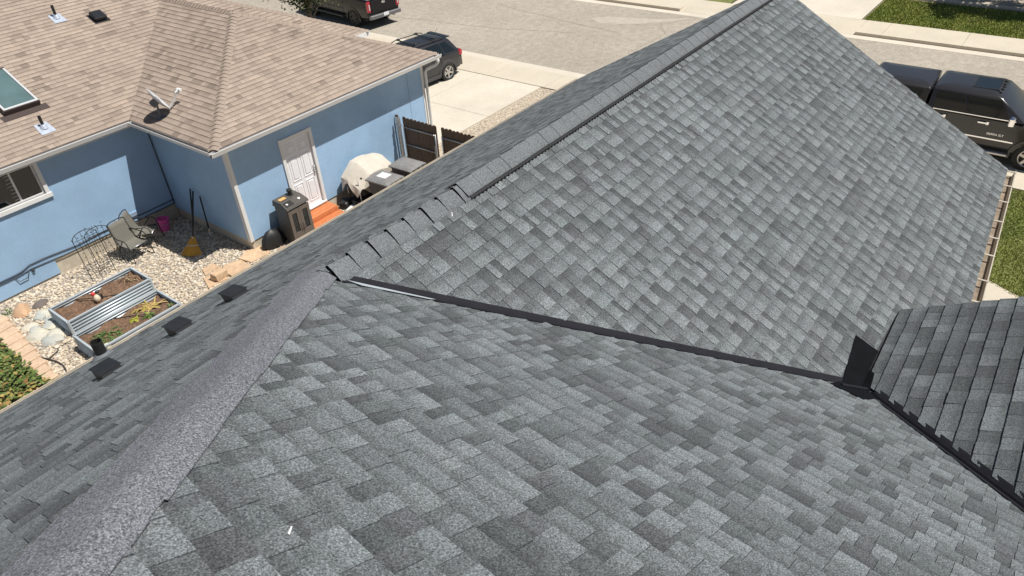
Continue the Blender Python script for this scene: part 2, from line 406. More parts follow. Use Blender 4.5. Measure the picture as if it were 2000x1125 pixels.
for pl in planes:
    nn = (pl[1]-pl[0]).cross(pl[2]-pl[0]).normalized()
    if nn.z < 0: pl = pl[::-1]; nn = -nn
    mb.slab([p+dz for p in pl], nn, 0.05)
roof = obj('roof', mb, 'deck', house)
tag(roof, 'dark grey laminated shingle roof of many slopes')

PAL = [(0.173,0.190,0.197),(0.153,0.168,0.175),(0.131,0.144,0.150),(0.107,0.117,0.122),(0.084,0.092,0.096)]
def tone_grey(kind):
    wt = (5, 5, 3, 1.2, 0.3) if kind == 'tooth' else (0.6, 1.6, 3, 4.2, 3)
    c = rnd.choices(PAL, wt)[0]; k = rnd.uniform(0.93, 1.07); g = rnd.uniform(-0.004, 0.006)
    return (c[0]*k, c[1]*k+g*0.6, c[2]*k+g*0.4)
def seq_grey(i):
    if i % 2 == 0: return rnd.choice((0.08, 0.10, 0.12, 0.14, 0.16, 0.18)), 0.0085, 'tooth'
    return rnd.choice((0.06, 0.07, 0.09, 0.12, 0.15)), 0.0035, 'gap'
E1 = 0.143
a2 = math.atan(PW); a1 = math.atan(P1S)
pieces = []
INS = 0.042                        # shingles are cut back from the metal valleys
vd = Vector((XV-X0, DVY-RY, 0)).normalized()          # main valley in plan
off1 = Vector((-vd.y, vd.x, 0)) * -1
def sh(p, d): return Vector((p.x+d.x, p.y+d.y, 0))
def on1(p): return Vector((p.x, p.y, z1(p.x, p.y)))
def on2(p): return Vector((p.x, p.y, z2(p.y)))
def on4(p): return Vector((p.x, p.y, z4(p.y)))
nP1 = Vector((vd.y, -vd.x, 0))                       # towards the P1 side in plan
if nP1.x > 0: nP1 = -nP1
vd2 = Vector((XG-XV, YM-DVY, 0)).normalized(); nQ1 = Vector((-vd2.y, vd2.x, 0))
if nQ1.y < 0: nQ1 = -nQ1
# slope facing the street (main hip end)
A = V3(X0-0.02, RY+0.02, 0); B = V3(XV, DVY, 0); G = V3(XG, YM, 0)
poly1 = [V3(XM,YM,ZM), on1(sh(G, nQ1*INS)), on1(B + (nP1+nQ1)*INS*1.0), on1(sh(A, nP1*INS))]
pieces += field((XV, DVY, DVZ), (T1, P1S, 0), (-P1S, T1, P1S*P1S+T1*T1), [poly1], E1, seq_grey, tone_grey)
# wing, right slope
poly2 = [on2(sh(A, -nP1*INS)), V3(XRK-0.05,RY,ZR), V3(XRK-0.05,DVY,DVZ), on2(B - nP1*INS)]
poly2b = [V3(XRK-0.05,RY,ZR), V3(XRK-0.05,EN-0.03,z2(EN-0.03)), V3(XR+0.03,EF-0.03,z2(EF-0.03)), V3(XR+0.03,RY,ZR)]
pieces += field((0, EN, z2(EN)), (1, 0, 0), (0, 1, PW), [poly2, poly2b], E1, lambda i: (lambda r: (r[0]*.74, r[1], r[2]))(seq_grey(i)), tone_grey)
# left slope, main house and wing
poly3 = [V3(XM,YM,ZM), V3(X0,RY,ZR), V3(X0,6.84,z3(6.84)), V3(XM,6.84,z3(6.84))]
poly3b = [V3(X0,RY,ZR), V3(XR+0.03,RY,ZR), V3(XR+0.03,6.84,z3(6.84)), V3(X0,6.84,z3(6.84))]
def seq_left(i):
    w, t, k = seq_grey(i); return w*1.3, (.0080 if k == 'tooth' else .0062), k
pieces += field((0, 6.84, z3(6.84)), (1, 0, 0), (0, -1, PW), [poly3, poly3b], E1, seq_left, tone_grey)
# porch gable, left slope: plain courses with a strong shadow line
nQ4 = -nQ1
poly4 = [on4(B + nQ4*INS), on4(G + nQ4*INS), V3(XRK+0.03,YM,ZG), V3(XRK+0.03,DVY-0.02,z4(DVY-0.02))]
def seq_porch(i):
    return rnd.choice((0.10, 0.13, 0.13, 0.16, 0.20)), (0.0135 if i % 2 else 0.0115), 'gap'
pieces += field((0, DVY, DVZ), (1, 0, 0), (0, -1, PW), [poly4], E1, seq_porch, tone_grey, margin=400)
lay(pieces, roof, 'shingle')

# ridge and hip caps
def cap(p, d, l, r, ln, wl, wr, h0, h1, m='cap', th=0.006, parent=house):
    """one bent cap: p on the crest, d along it (butt end first), l / r the down-slope directions of the two wings"""
    d, l, r = d.normalized(), l.normalized(), r.normalized(); up = Vector((0,0,1)); ring = []
    for s, h in ((0, h0), (ln, h1)):
        c = p + d*s + up*h
        prof = [c + l*wl - up*(h*0.55), c + l*wl*0.65 - up*h*0.25, c + l*0.05 + up*0.004, c + up*0.004, c + r*0.05 + up*0.004, c + r*wr*0.72 - up*h*0.25, c + r*wr - up*(h*0.55)]
        ring.append(prof)
    k = 7; vs = ring[0] + ring[1] + [q - up*th*1.5 for q in ring[0]] + [q - up*th*0.7 for q in ring[1]]; fs = []
    for i in range(k-1):
        fs += [(i, i+1, k+i+1, k+i), (2*k+i, i, i+1, 2*k+i+1)[::-1] if False else (2*k+i+1, i+1, i, 2*k+i), (3*k+i, k+i, k+i+1, 3*k+i+1)]
    fs += [(0, k, 3*k, 2*k), (k-1, 2*k+k-1, 3*k+k-1, 2*k-1)]
    mb = MB(); mb.add(vs, fs)
    for i in range(k-1): mb.mi[i*3+1] = 1
    o = obj('ridge_cap', mb, [m, 'black_felt'], parent, smooth=58)
    return o
dirL = Vector((0, 1, -PW)); dirR = Vector((0, -1, -PW))
x = X0 + 0.08
while x < 3.72:                                       # plain caps, butts towards the hip
    cap(V3(x, RY+rnd.uniform(-.006,.006), ZR), V3(1, rnd.uniform(-.02,.02), 0), dirL, dirR, 0.27, 0.16, 0.145, 0.036, 0.006, 'cap_grey', th=0.018); x += 0.187
# ridge vent: a raised slotted strip with caps on top
mb = MB()
for sgn, dr in ((1, dirL), (-1, dirR)):
    dn = dr.normalized(); nrm = Vector((0, PW*sgn, 1)).normalized()
    a = V3(3.76, RY, ZR+0.004); b = V3(XR, RY, ZR+0.004)
    vs = [a + nrm*0.008, b + nrm*0.008, b + dn*0.150 + nrm*0.008, a + dn*0.150 + nrm*0.008]
    vs += [q + nrm*0.012 for q in vs]
    mb.add(vs, [(0,1,2,3),(4,5,6,7),(0,1,5,4),(1,2,6,5),(2,3,7,6),(3,0,4,7)])
    for k in range(int((XR-3.8)/0.05)):               # louvre ribs under the lip
        c = V3(3.8+k*0.05, RY, ZR) + dn*0.146 + nrm*0.014
        mb.box(c, (0.012, 0.016, 0.022))
obj('ridge_vent', mb, 'ridge_vent', house)
x = 3.74
while x < XR - 0.02:
    cap(V3(x, RY+rnd.uniform(-.004,.004), ZR+0.037), V3(1, rnd.uniform(-.006,.006), 0), dirL, dirR, min(0.27, XR-x+0.02), 0.165, 0.142, 0.010, 0.005, 'cap_grey', th=0.004); x += 0.19
hd = (V3(X0,RY,ZR) - V3(XM,YM,ZM)); hl = hd.length; hd.normalize()
nL = Vector((0, PW, 1)).normalized(); nR = Vector((P1S, -T1, 1)).normalized()
wl_ = nL.cross(hd); wl_ = wl_ if wl_.y > 0 else -wl_
wr_ = nR.cross(hd); wr_ = wr_ if wr_.x > 0 else -wr_
s = hl + 0.22; rowi = 0
while s > 0.2:                                        # laid up the hip, butts down
    p = V3(XM,YM,ZM) + hd*s + wr_*rnd.uniform(-.007,.007)
    cap(p, -hd + wl_*rnd.uniform(-.012,.012), wl_ + Vector((0,0,.22)), wr_ + Vector((0,0,.05)), 0.30, 0.20+rnd.uniform(-.008,.008), 0.11+rnd.uniform(-.006,.006), 0.030, 0.020, th=0.005)
    s -= 0.205
# capping where ridge, hip and valley meet
# metal valleys
def valley(a, b, na, nb, wa, wb, rib=0.018, name='valley_flashing', lift=0.006):
    """W-profile strip along a-b; na, nb are unit directions up each slope"""
    a, b = Vector(a), Vector(b); d = (b-a).normalized(); up = Vector((0,0,1)); vs = []; K = 12
    prof = [(na, wa, 0.004), (na, wa*0.55, 0.002), (na, wa*0.22, 0.0), (None, 0, rib), (nb, wb*0.22, 0.0), (nb, wb*0.55, 0.002), (nb, wb, 0.004)]
    for i in range(K+1):
        c = a + (b-a)*i/K
        for dr, w, h in prof:
            vs.append(c + (dr*w if dr is not None else Vector((0,0,0))) + up*(h+lift+rnd.uniform(-.0012,.0012)))
    k = len(prof); fs = [(i*k+j, i*k+j+1, (i+1)*k+j+1, (i+1)*k+j) for i in range(K) for j in range(k-1)]
    mb = MB(); mb.add(vs, fs); o = obj(name, mb, 'valley_metal', house)
    md = o.modifiers.new('t', 'SOLIDIFY'); md.thickness = 0.002
    return o
VT = V3(X0+0.10, RY-0.10*(RY-DVY)/(XV-X0), 0); VT.z = z1(VT.x, VT.y); VB = V3(XV, DVY, DVZ)
vax = (VB-VT).normalized()
def upslope(n, ax):
    w = n.cross(ax).normalized(); return w if w.z > 0 else -w
valley(VT, VB, upslope(Vector((P1S,-T1,1)).normalized(), vax), upslope(Vector((0,-PW,1)).normalized(), vax), 0.055, 0.048, rib=0.008)
VG = V3(XG, YM, ZG); gax = (VG-VB).normalized(); VS = VB + gax*0.16
valley(VS, VG, upslope(Vector((P1S,-T1,1)).normalized(), gax), upslope(Vector((0,PW,1)).normalized(), gax), 0.06, 0.075, rib=0.02)
ST = VT + vax*0.03; w1_ = upslope(Vector((P1S,-T1,1)).normalized(), vax); n1_ = Vector((P1S,-T1,1)).normalized()
mb = MB(); mb.slab([ST + n1_*.014 + w1_*.008, ST + vax*.62 + n1_*.014 + w1_*.035, ST + vax*.58 + n1_*.014 + w1_*.055, ST + vax*.1 + n1_*.014 + w1_*.06], n1_, .002)
obj('valley_glint', mb, 'galvanized', house)  # added pale wedge, stands in for the light reflected at the valley top
# black membrane where the level valley starts
up2 = Vector((0,-PW,1)).normalized()
mb = MB(); q = [(5.12,0.56),(5.80,0.64),(5.84,0.425),(5.29,0.422)]
mb.slab([V3(x, y, z2(y)) + up2*0.016 for x, y in q][::-1] if False else [V3(x, y, z2(y)) + up2*0.016 for x, y in q], up2, 0.004)
up4 = Vector((0,PW,1)).normalized(); q = [(5.07,0.32),(5.27,0.422),(5.56,0.422),(5.48,0.36)]
mb.slab([V3(x, y, z4(y)) + up4*0.014 for x, y in q], up4, 0.004)
up1 = Vector((P1S,-T1,1)).normalized(); q = [(4.94,0.62),(4.88,0.34),(5.08,0.26),(5.29,0.422),(5.12,0.58)]
mb.slab([V3(x, y, z1(x, y)) + up1*0.014 for x, y in q], up1, 0.004)
obj('valley_membrane', mb, 'black_felt', house)
mb = MB(); mb.bar(V3(5.04,0.54,z1(5.04,.54)+0.02), V3(5.24,0.36,z1(5.24,.36)+0.022), 0.03, 0.012); obj('valley_end_lap', mb, 'valley_metal', house)

# low box vents and pipe on the left slope
def roof_vent(x, y, yaw, sx=0.15, sy=0.19):
    c = V3(x, y, z3(y)); n = Vector((0,PW,1)).normalized(); v = Vector((0,-1,PW)).normalized(); u = Vector((1,0,0))
    R = Matrix((u, v, n)).transposed() @ Matrix.Rotation(yaw, 3, 'Z')
    def T(p): return c + R @ Vector(p)
    mb = MB(); mb.add([T(p) for p in [(-sx*.75,-sy*.7,.010),(sx*.75,-sy*.7,.010),(sx*.75,sy*.7,.006),(-sx*.75,sy*.7,.006)]], [(0,1,2,3)])
    h = 0.10
    vs = [(-sx/2,-sy/2,.0),(sx/2,-sy/2,.0),(sx/2,sy/2,.0),(-sx/2,sy/2,.0),(-sx/2,-sy/2,h),(sx/2,-sy/2,h),(sx/2,sy/2,.03),(-sx/2,sy/2,.03)]
    mb2 = MB(); mb2.add([T(p) for p in vs], [(4,5,6,7),(0,1,5,4),(1,2,6,5),(2,3,7,6),(3,0,4,7)])
    lip = [(-sx*.56,-sy*.58,h*.98),(sx*.56,-sy*.58,h*.98),(sx*.56,sy*.52,.034),(-sx*.56,sy*.52,.034)]
    mb2.add([T(p) for p in lip] + [T((p[0],p[1],p[2]+.006)) for p in lip], [(3,2,1,0),(4,5,6,7),(0,1,5,4),(1,2,6,5),(2,3,7,6),(3,0,4,7)])
    b = obj('roof_vent', mb2, 'vent_metal', house); obj('flange', mb, 'vent_metal', b)
for a in ((1.27,4.98,0.0),(1.89,5.0,0.0),(2.43,5.0,0.0)): roof_vent(*a)
mb = MB(); c = V3(1.70, 6.60, z3(6.60)); mb.lathe([(.055,-.05),(.055,.20),(.048,.20),(.048,.10)], 14, Matrix.Translation(c)); p = obj('pipe_vent', mb, 'pipe_black', house, smooth=40)
mb = MB(); mb.lathe([(.12,.0),(.11,.025),(.075,.05),(.066,.09),(.062,.09)], 14, Matrix.Translation(c+V3(0,0,-.01)) @ Matrix.Rotation(-0.5,4,'X')); obj('pipe_boot', mb, 'dish_back', p, smooth=40)

# eaves: fascia, gutter with hangers on the right, pale drip edge and gutter on the left
e0 = V3(XRK+0.1, EN-0.02, z2(EN)-0.03); e1 = V3(XR+0.06, EF-0.02, z2(EF)-0.03); ed = (e1-e0).normalized(); eo = Vector((ed.y, -ed.x, 0))
mb = MB()
def gut(a, b, o, w=0.115, d=0.10):
    prof = [(0.0,0.0),(0.0,-d),(w*.75,-d),(w*.9,-d*.45),(w,-.01),(w,0.0),(w-.012,0.0),(w-.012,-.012),(w*.88-.008,-d*.45),(w*.75-.006,-d+.004),(.004,-d+.004),(.004,0.0)]
    mb = MB(); vs = []
    for p in (a, b):
        vs += [p + o*q[0] + Vector((0,0,q[1])) for q in prof]
    k = len(prof); mb.add(vs, [(i, (i+1) % k, k+(i+1) % k, k+i) for i in range(k)] + [tuple(range(k)), tuple(range(k, 2*k))[::-1]])
    return mb
g = obj('gutter', gut(e0, e1, eo), 'tan_metal', house)
mb = MB(); mb.add([e0+eo*.006+V3(0,0,-.088), e1+eo*.006+V3(0,0,-.088), e1+eo*.09+V3(0,0,-.088), e0+eo*.09+V3(0,0,-.088)], [(0,1,2,3)]); obj('gutter_infill', mb, 'gutter_inside', g)  # mottled brown sheet along the gutter floor
L = (e1-e0).length; t = 0.12
while t < L:
    p = e0 + ed*(t + rnd.uniform(-.05,.05)); mb = MB(); mb.bar(p + eo*-.01 + V3(0,0,.004), p + eo*.118 + V3(0,0,.002), 0.028, 0.008); obj('gutter_hanger', mb, 'tan_metal', g); t += 0.46
gl = obj('gutter', gut(V3(-6,6.85,z3(6.85)-0.02), V3(XR+0.03,6.85,z3(6.85)-0.02), Vector((0,1,0)), 0.09), 'tan_metal', house)
# rake boards and walls
mb = MB(); mb.bar(V3(XR-.01,RY,ZR-.12), V3(XR-.01,6.8,zE-.12), .03, .17); mb.bar(V3(XR-.01,RY,ZR-.12), V3(XR-.01,EF+.02,z2(EF+.02)-.12), .03, .17); obj('rake_board', mb, 'white_paint', house)
mb = MB(); mb.bar(V3(XRK-.01,YM,ZG-.11), V3(XRK-.01,DVY+0.02,DVZ-.11), .03, .15); obj('rake_board', mb, 'white_paint', house)
mb = MB()
def solid(x0, x1, y0, y1, z0, z1_): mb.box(((x0+x1)/2,(y0+y1)/2,(z0+z1_)/2), (x1-x0,y1-y0,z1_-z0))
solid(4.6, 10.5, 0.45, 6.4, 0, zE-.08); solid(-11.6, 4.598, -11.9, 6.4, 0, zE-.08); solid(4.6, 6.1, -5.6, 0.2, 0, DVZ-.12)
for xx, yl, yr, zt in ((10.45, RY, RY, ZR-.1),):
    mb.add([(xx,0.45,zE-.08),(xx,6.4,zE-.08),(xx,RY,ZR-.12),(xx-.1,0.45,zE-.08),(xx-.1,6.4,zE-.08),(xx-.1,RY,ZR-.12)], [(0,1,2),(3,5,4),(0,2,5,3),(1,4,5,2)])
mb.add([(6.05,0.1,DVZ-.12),(6.05,2*YM-.1,DVZ-.12),(6.05,YM,ZG-.14),(5.95,0.1,DVZ-.12),(5.95,2*YM-.1,DVZ-.12),(5.95,YM,ZG-.14)], [(0,2,1),(3,4,5),(0,3,5,2),(1,2,5,4)])
obj('wall', mb, 'beige_siding', house)
# soffit under the left eave
mb = MB(); mb.box((-.5,6.63,zE-.10),(22.9,.42,.02)); obj('soffit', mb, 'tan_metal', house)
# scraps of release film left on the shingles
for nm, (x, y, f_, a) in {'a':(.60,1.42,1,.6),'b':(.13,1.42,1,-.3),'c':(3.50,3.36,2,.9)}.items():
    c = V3(x, y, z1(x, y) if f_ == 1 else z2(y)); n = up1 if f_ == 1 else up2
    t = Vector((math.cos(a), math.sin(a), 0)); t = (t - n*t.dot(n)).normalized(); b = n.cross(t)
    mb = MB(); mb.slab([c + n*.014 + t*p + b*q for p, q in ((-.022,-.003),(.022,-.002),(.020,.003),(-.018,.004))], n, .001)
    lab = {'a':'white plastic scrap on the grey shingles below the purple-grey hip','b':'white plastic scrap lying against the edge of the hip caps','c':'tiny pale scrap just below the wing ridge caps'}[nm]
    tag(obj('plastic_scrap', mb, 'label_white'), lab, 'scrap')
# ---------------------------------------------------------------- the blue neighbouring house
blue = thing('blue_house', 'single-storey blue house with a tan shingle hip roof and white gutters', 'house', (10, 18, 0))
Q = 0.43; ZE = 3.13
ax0, ax1, ay = 7.65, 15.30, 14.52; my = 18.08; mx = 15.98; run = (ax1-ax0)/2
apx = (ax0+ax1)/2; apy = ay+run; apz = ZE+Q*run
a_ = V3(ax0,ay,ZE); b_ = V3(ax1,ay,ZE); c_ = V3(apx,apy,apz); d_ = V3(ax0,my,ZE); e_ = V3(apx,my+run,apz); b2 = V3(ax1,my,ZE); g_ = V3(mx,my,ZE)
MR = 6.0; h_ = V3(mx-MR,my+MR,ZE+Q*MR); w0 = V3(-8,my,ZE); w1 = V3(-8,my+MR,ZE+Q*MR); hs = V3(apx, my+(mx-apx), ZE+Q*(mx-apx))
mb = MB()
for pl in ([a_,b_,c_],[a_,c_,e_,d_],[b_,b2,e_,c_],[w0,d_,e_,hs,h_,w1],[e_,b2,g_,hs],[g_,V3(mx,my+2*MR,ZE),h_],[h_,V3(mx,my+2*MR,ZE),V3(-8,my+2*MR,ZE),w1]):
    n = (pl[1]-pl[0]).cross(pl[2]-pl[0]).normalized()
    if n.z < 0: pl = pl[::-1]; n = -n
    mb.slab([p+V3(0,0,-.012) for p in pl], n, 0.04)
broof = obj('roof', mb, 'tan_deck', blue); tag(broof, 'tan shingle hip roof')
TAN = [(0.400,0.322,0.264),(0.374,0.301,0.247),(0.346,0.278,0.228),(0.300,0.241,0.198),(0.252,0.203,0.168)]
def tone_tan(kind):
    c = rnd.choices(TAN, (4,6,4,1.5,0.4))[0]; k = rnd.uniform(.95,1.05); return (c[0]*k, c[1]*k, c[2]*k)
def seq_tan(i): return rnd.choice((0.12,0.15,0.2,0.25,0.30)), rnd.choice((0.006,0.008,0.009)), 'tooth'
tp = []
TE = 0.145
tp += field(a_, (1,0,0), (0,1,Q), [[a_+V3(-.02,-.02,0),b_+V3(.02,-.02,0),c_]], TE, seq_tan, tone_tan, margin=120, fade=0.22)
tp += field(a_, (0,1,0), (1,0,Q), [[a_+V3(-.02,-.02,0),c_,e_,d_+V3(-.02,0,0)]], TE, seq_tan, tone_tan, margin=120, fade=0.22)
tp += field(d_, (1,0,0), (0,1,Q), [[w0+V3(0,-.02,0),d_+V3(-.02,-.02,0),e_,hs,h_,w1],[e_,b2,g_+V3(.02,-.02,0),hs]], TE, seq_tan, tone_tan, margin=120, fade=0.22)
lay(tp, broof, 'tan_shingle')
mat('tan_cap', (0.345,0.278,0.228), 0.95, noise=(60,0.18), big=(2,0.08), bump=(140,0.5,0.004), spec=0.15)
def caps(p0, p1, l, r, step=0.15, w=0.13):
    d = (p1-p0); L = d.length; d = d.normalized(); s = 0.0
    while s < L-0.02:
        cap(p0 + d*s + V3(rnd.uniform(-.004,.004), rnd.uniform(-.004,.004), 0), d, l, r, min(0.24, L-s+.04), w, w, 0.030, 0.010, 'tan_cap', 0.014, blue); s += step
def wing(n, d, toward):
    w = Vector(n).normalized().cross(d.normalized()); return w if w.dot(Vector(toward)) > 0 else -w
NF, NLf, NRt = Vector((0,-Q,1)), Vector((-Q,0,1)), Vector((Q,0,1))
caps(a_, c_, wing(NLf, c_-a_, (-1,1,0)), wing(NF, c_-a_, (1,-1,0)))
caps(b_, c_, wing(NF, c_-b_, (-1,-1,0)), wing(NRt, c_-b_, (1,1,0)))
caps(c_, e_+V3(0,-.1,0), wing(NLf, e_-c_, (-1,0,0)), wing(NRt, e_-c_, (1,0,0)))
caps(g_, h_, wing(NF, h_-g_, (-1,-1,0)), wing(NRt, h_-g_, (1,1,0)))
# gutters with a brown drip edge
def bgut(p, q, o, w=0.12):
    g = obj('gutter', gut(p, q, Vector(o), w, 0.11), 'white_paint', blue)
    mb = MB(); mb.add([p+Vector(o)*.006+V3(0,0,-.05), q+Vector(o)*.006+V3(0,0,-.05), q+Vector(o)*(w-.02)+V3(0,0,-.05), p+Vector(o)*(w-.02)+V3(0,0,-.05)], [(0,1,2,3)])
    obj('gutter_infill', mb, 'bronze', g)  # dark brown sheet set inside the open gutter
bgut(a_+V3(-.12,-.0,-.01), b_+V3(.06,0,-.01), (0,-1,0))
bgut(d_+V3(0,-.12,-.01), a_+V3(0,.0,-.01), (-1,0,0))
bgut(w0+V3(0,0,-.01), d_+V3(.0,0,-.01), (0,-1,0))
mb = MB(); mb.bar(b2+V3(0,0,-.07), g_+V3(0,-.01,-.07), .03, .14); mb.bar(g_+V3(0,0,-.07), g_+V3(0,8,-.07), .03, .14); mb.bar(b_+V3(0,.02,-.07), b2+V3(0,0,-.07), .03, .14); obj('fascia', mb, 'white_paint', blue)
mb = MB(); mb.box((11.5,14.75,2.965),(7.7,.42,.02)); mb.box((7.9,16.4,2.967),(.42,3.3,.02)); mb.box((0,18.2,2.966),(15.4,.3,.02)); obj('soffit', mb, 'white_paint', blue)
# downspout
mb = MB(); mb.tube([(15.22,14.46,3.02),(15.22,14.46,2.90),(15.18,14.52,2.82),(15.07,14.80,2.68),(15.06,14.87,2.58),(15.06,14.87,.12),(15.12,14.75,.08)], .042, 8); obj('downspout', mb, 'white_paint', blue, smooth=40)
mb = MB(); mb.lathe([(.055,0),(.055,.05)], 10, Matrix.Translation((15.22,14.46,2.93))); obj('downspout_elbow', mb, 'white_paint', blue, smooth=40)
# walls (rendered), front wall with a door opening, recessed wall with a window opening
FY, RYW, WX = 14.95, 18.36, 8.12
mb = MB()
def wb(x0,x1,y0,y1,z0,z1_): mb.box(((x0+x1)/2,(y0+y1)/2,(z0+z1_)/2),(x1-x0,y1-y0,z1_-z0))
DX0, DX1, DZ0, DZ1 = 9.66, 10.58, 0.36, 2.42
wb(WX,DX0,FY,FY+.15,.30,2.96); wb(DX1,15.02,FY,FY+.15,.30,2.96); wb(DX0,DX1,FY,FY+.15,DZ1,2.96); wb(DX0,DX1,FY,FY+.15,.30,DZ0)
obj('wall', mb, 'blue_stucco', blue)
mb = MB(); wb(WX,WX+.15,FY+.15,RYW+.15,.302,2.958); obj('wall', mb, 'blue_stucco', blue)
WX0, WX1, WZ0, WZ1 = 3.55, 5.25, 2.08, 2.92
mb = MB(); wb(-7.5,WX0,RYW,RYW+.15,.45,2.96); wb(WX1,WX-.002,RYW,RYW+.15,.45,2.96); wb(WX0,WX1,RYW,RYW+.15,.45,WZ0); wb(WX0,WX1,RYW,RYW+.15,WZ1,2.96); obj('wall', mb, 'blue_stucco', blue)
mb = MB(); wb(14.87,15.02,FY+.152,30,.30,2.96); wb(15.02,15.6,18.4,30,.0,2.96); wb(-7.5,-7.35,18.52,30,.3,2.96); obj('wall', mb, 'blue_stucco', blue)
mb = MB(); wb(-7.3,WX+.3,24,24.1,.3,2.9); wb(9.2,10.9,16.2,16.3,.3,2.9); wb(3.0,5.8,19.4,19.5,.3,2.95); obj('interior_wall', mb, 'interior', blue)
mb = MB(); wb(WX+.03,15.0,FY+.03,FY+.3,-.2,.299); wb(WX+.03,WX+.2,FY+.3,RYW,-.2,.299); wb(-7.5,WX+.03,RYW+.03,RYW+.3,-.2,.449); obj('foundation', mb, 'foundation', blue)
# corner boards
for x, y in ((WX-.012, FY-.012),(15.02-.088, FY-.012)):
    mb = MB(); mb.box((x+.05,y+.01,1.62),(.10,.02,2.66)); mb.box((x+.006 if x < 9 else x+.094,y+.07,1.62),(.02,.10,2.66)); obj('corner_board', mb, 'white_paint', blue)
mb = MB(); mb.box((14.35,FY-.001,1.62),(.006,.004,2.64)); obj('panel_seam', mb, 'cable', blue)
# door
mb = MB(); mb.box(((DX0+DX1)/2,FY+.05,(DZ0+DZ1)/2),(DX1-DX0-.02,.045,DZ1-DZ0-.02)); door = obj('door', mb, 'door_white', blue)
dw = DX1-DX0; fy = FY+.0275
for cx in (DX0+dw*.29, DX0+dw*.71):
    for z0, z1_ in ((.16,.78),(.90,1.52),(1.66,1.92)):
        mb = MB(); w = .27; zc = DZ0+(z0+z1_)/2; hh = z1_-z0
        for s in (-1,1):
            mb.box((cx+s*w/2,fy-.004,zc),(.022,.016,hh+.022)); mb.box((cx,fy-.004,zc+s*hh/2),(w-.022,.016,.022))
        mb.box((cx,fy-.006,zc),(w-.11,.018,hh-.11))
        obj('panel', mb, 'door_white', door)
for z, r in ((DZ0+.92,.03),(DZ0+1.06,.026)):
    mb = MB(); mb.lathe([(r*1.3,0),(r*1.3,.008),(.012,.012),(.012,.03),(r,.036),(r,.055),(r*.6,.066)], 12, Matrix.Translation((DX1-.08,fy,z)) @ Matrix.Rotation(math.pi/2,4,'X')); obj('knob', mb, 'steel', door, smooth=40)
mb = MB(); f = .085
mb.box((DX0-f/2+.02,FY-.012,(DZ0+DZ1)/2+.02),(f,.06,DZ1-DZ0+.13)); mb.box((DX1+f/2-.02,FY-.012,(DZ0+DZ1)/2+.02),(f,.06,DZ1-DZ0+.13)); mb.box(((DX0+DX1)/2,FY-.010,DZ1+f/2-.01),(DX1-DX0-.042,.056,f)); mb.box(((DX0+DX1)/2,FY-.02,DZ0-.015),(DX1-DX0+.1,.10,.035)); obj('door_frame', mb, 'white_paint', blue)
# window
mb = MB(); f = .09
mb.box(((WX0+WX1)/2,FY*0+RYW-.012,WZ0-.05),(WX1-WX0+.24,.09,.10)); 
for x in (WX0-.045, WX1+.045): mb.box((x,RYW-.010,(WZ0+WZ1)/2+.01),(f,.06,WZ1-WZ0+.02))
win = obj('window', mb, 'white_paint', blue); tag(win, 'white sliding window under the eave')
mb = MB()
for x in (WX0+.022, WX1-.022, 4.72): mb.box((x,RYW+.05,(WZ0+WZ1)/2),(.044,.05,WZ1-WZ0))
for z in (WZ0+.022, WZ1-.022): mb.box(((WX0+WX1)/2,RYW+.052,z),(WX1-WX0-.09,.046,.044))
obj('sash', mb, 'white_paint', win)
for x0, x1 in ((WX0+.044,4.698),(4.742,WX1-.044)):
    mb = MB(); mb.box(((x0+x1)/2,RYW+.06,(WZ0+WZ1)/2),(x1-x0,.008,WZ1-WZ0-.09)); obj('pane', mb, 'house_glass', win)
for k in range(9):
    mb = MB(); mb.box((4.66,RYW+.047,WZ0+.10+k*.085),(.16 if k % 3 else .1,.003,.016)); obj('blind_slat', mb, 'blind', win)
# crawl space vent and blue patch panel, cables
mb = MB(); mb.box((6.85,RYW-.008,.66),(.82,.02,.13)); cv = obj('wall_vent', mb, 'blue_stucco', blue)
for k in range(4):
    mb = MB(); mb.bar((6.46,RYW-.022,.615+k*.03),(7.24,RYW-.022,.615+k*.03),.012,.008); obj('louvre', mb, 'lead', cv)
mb = MB(); mb.box((3.2,RYW+.012,.25),(3.1,.04,.39)); obj('patch_panel', mb, 'blue_stucco', blue)
def wallcable(pts, r, nm='cable'): 
    mb = MB(); mb.tube(pts, r, 6); return obj(nm, mb, 'cable', blue, smooth=True)
wallcable([(2,RYW-.02,.52),(3.8,RYW-.02,.515),(4.0,RYW-.02,.53),(4.2,RYW-.02,.60),(4.6,RYW-.02,.60),(5.4,RYW-.02,.54),(6.0,RYW-.02,.58),(7.3,RYW-.02,.56),(8.1,RYW-.02,.57)], .011)
wallcable([(2,RYW-.02,.44),(3.9,RYW-.02,.45),(4.2,RYW-.02,.49),(5.0,RYW-.02,.45),(8.09,RYW-.02,.45)], .012)
wallcable([(4.15,RYW-.03,.5),(4.05,RYW-.05,.34),(3.85,RYW-.05,.33),(3.8,RYW-.03,.45)], .010)
wallcable([(8.09,RYW-.02,.45),(8.09,RYW-.02,2.9)], .012)
mb = MB(); mb.box((4.22,RYW-.03,.45),(.06,.05,.09)); obj('cable_box', mb, 'cable', blue)
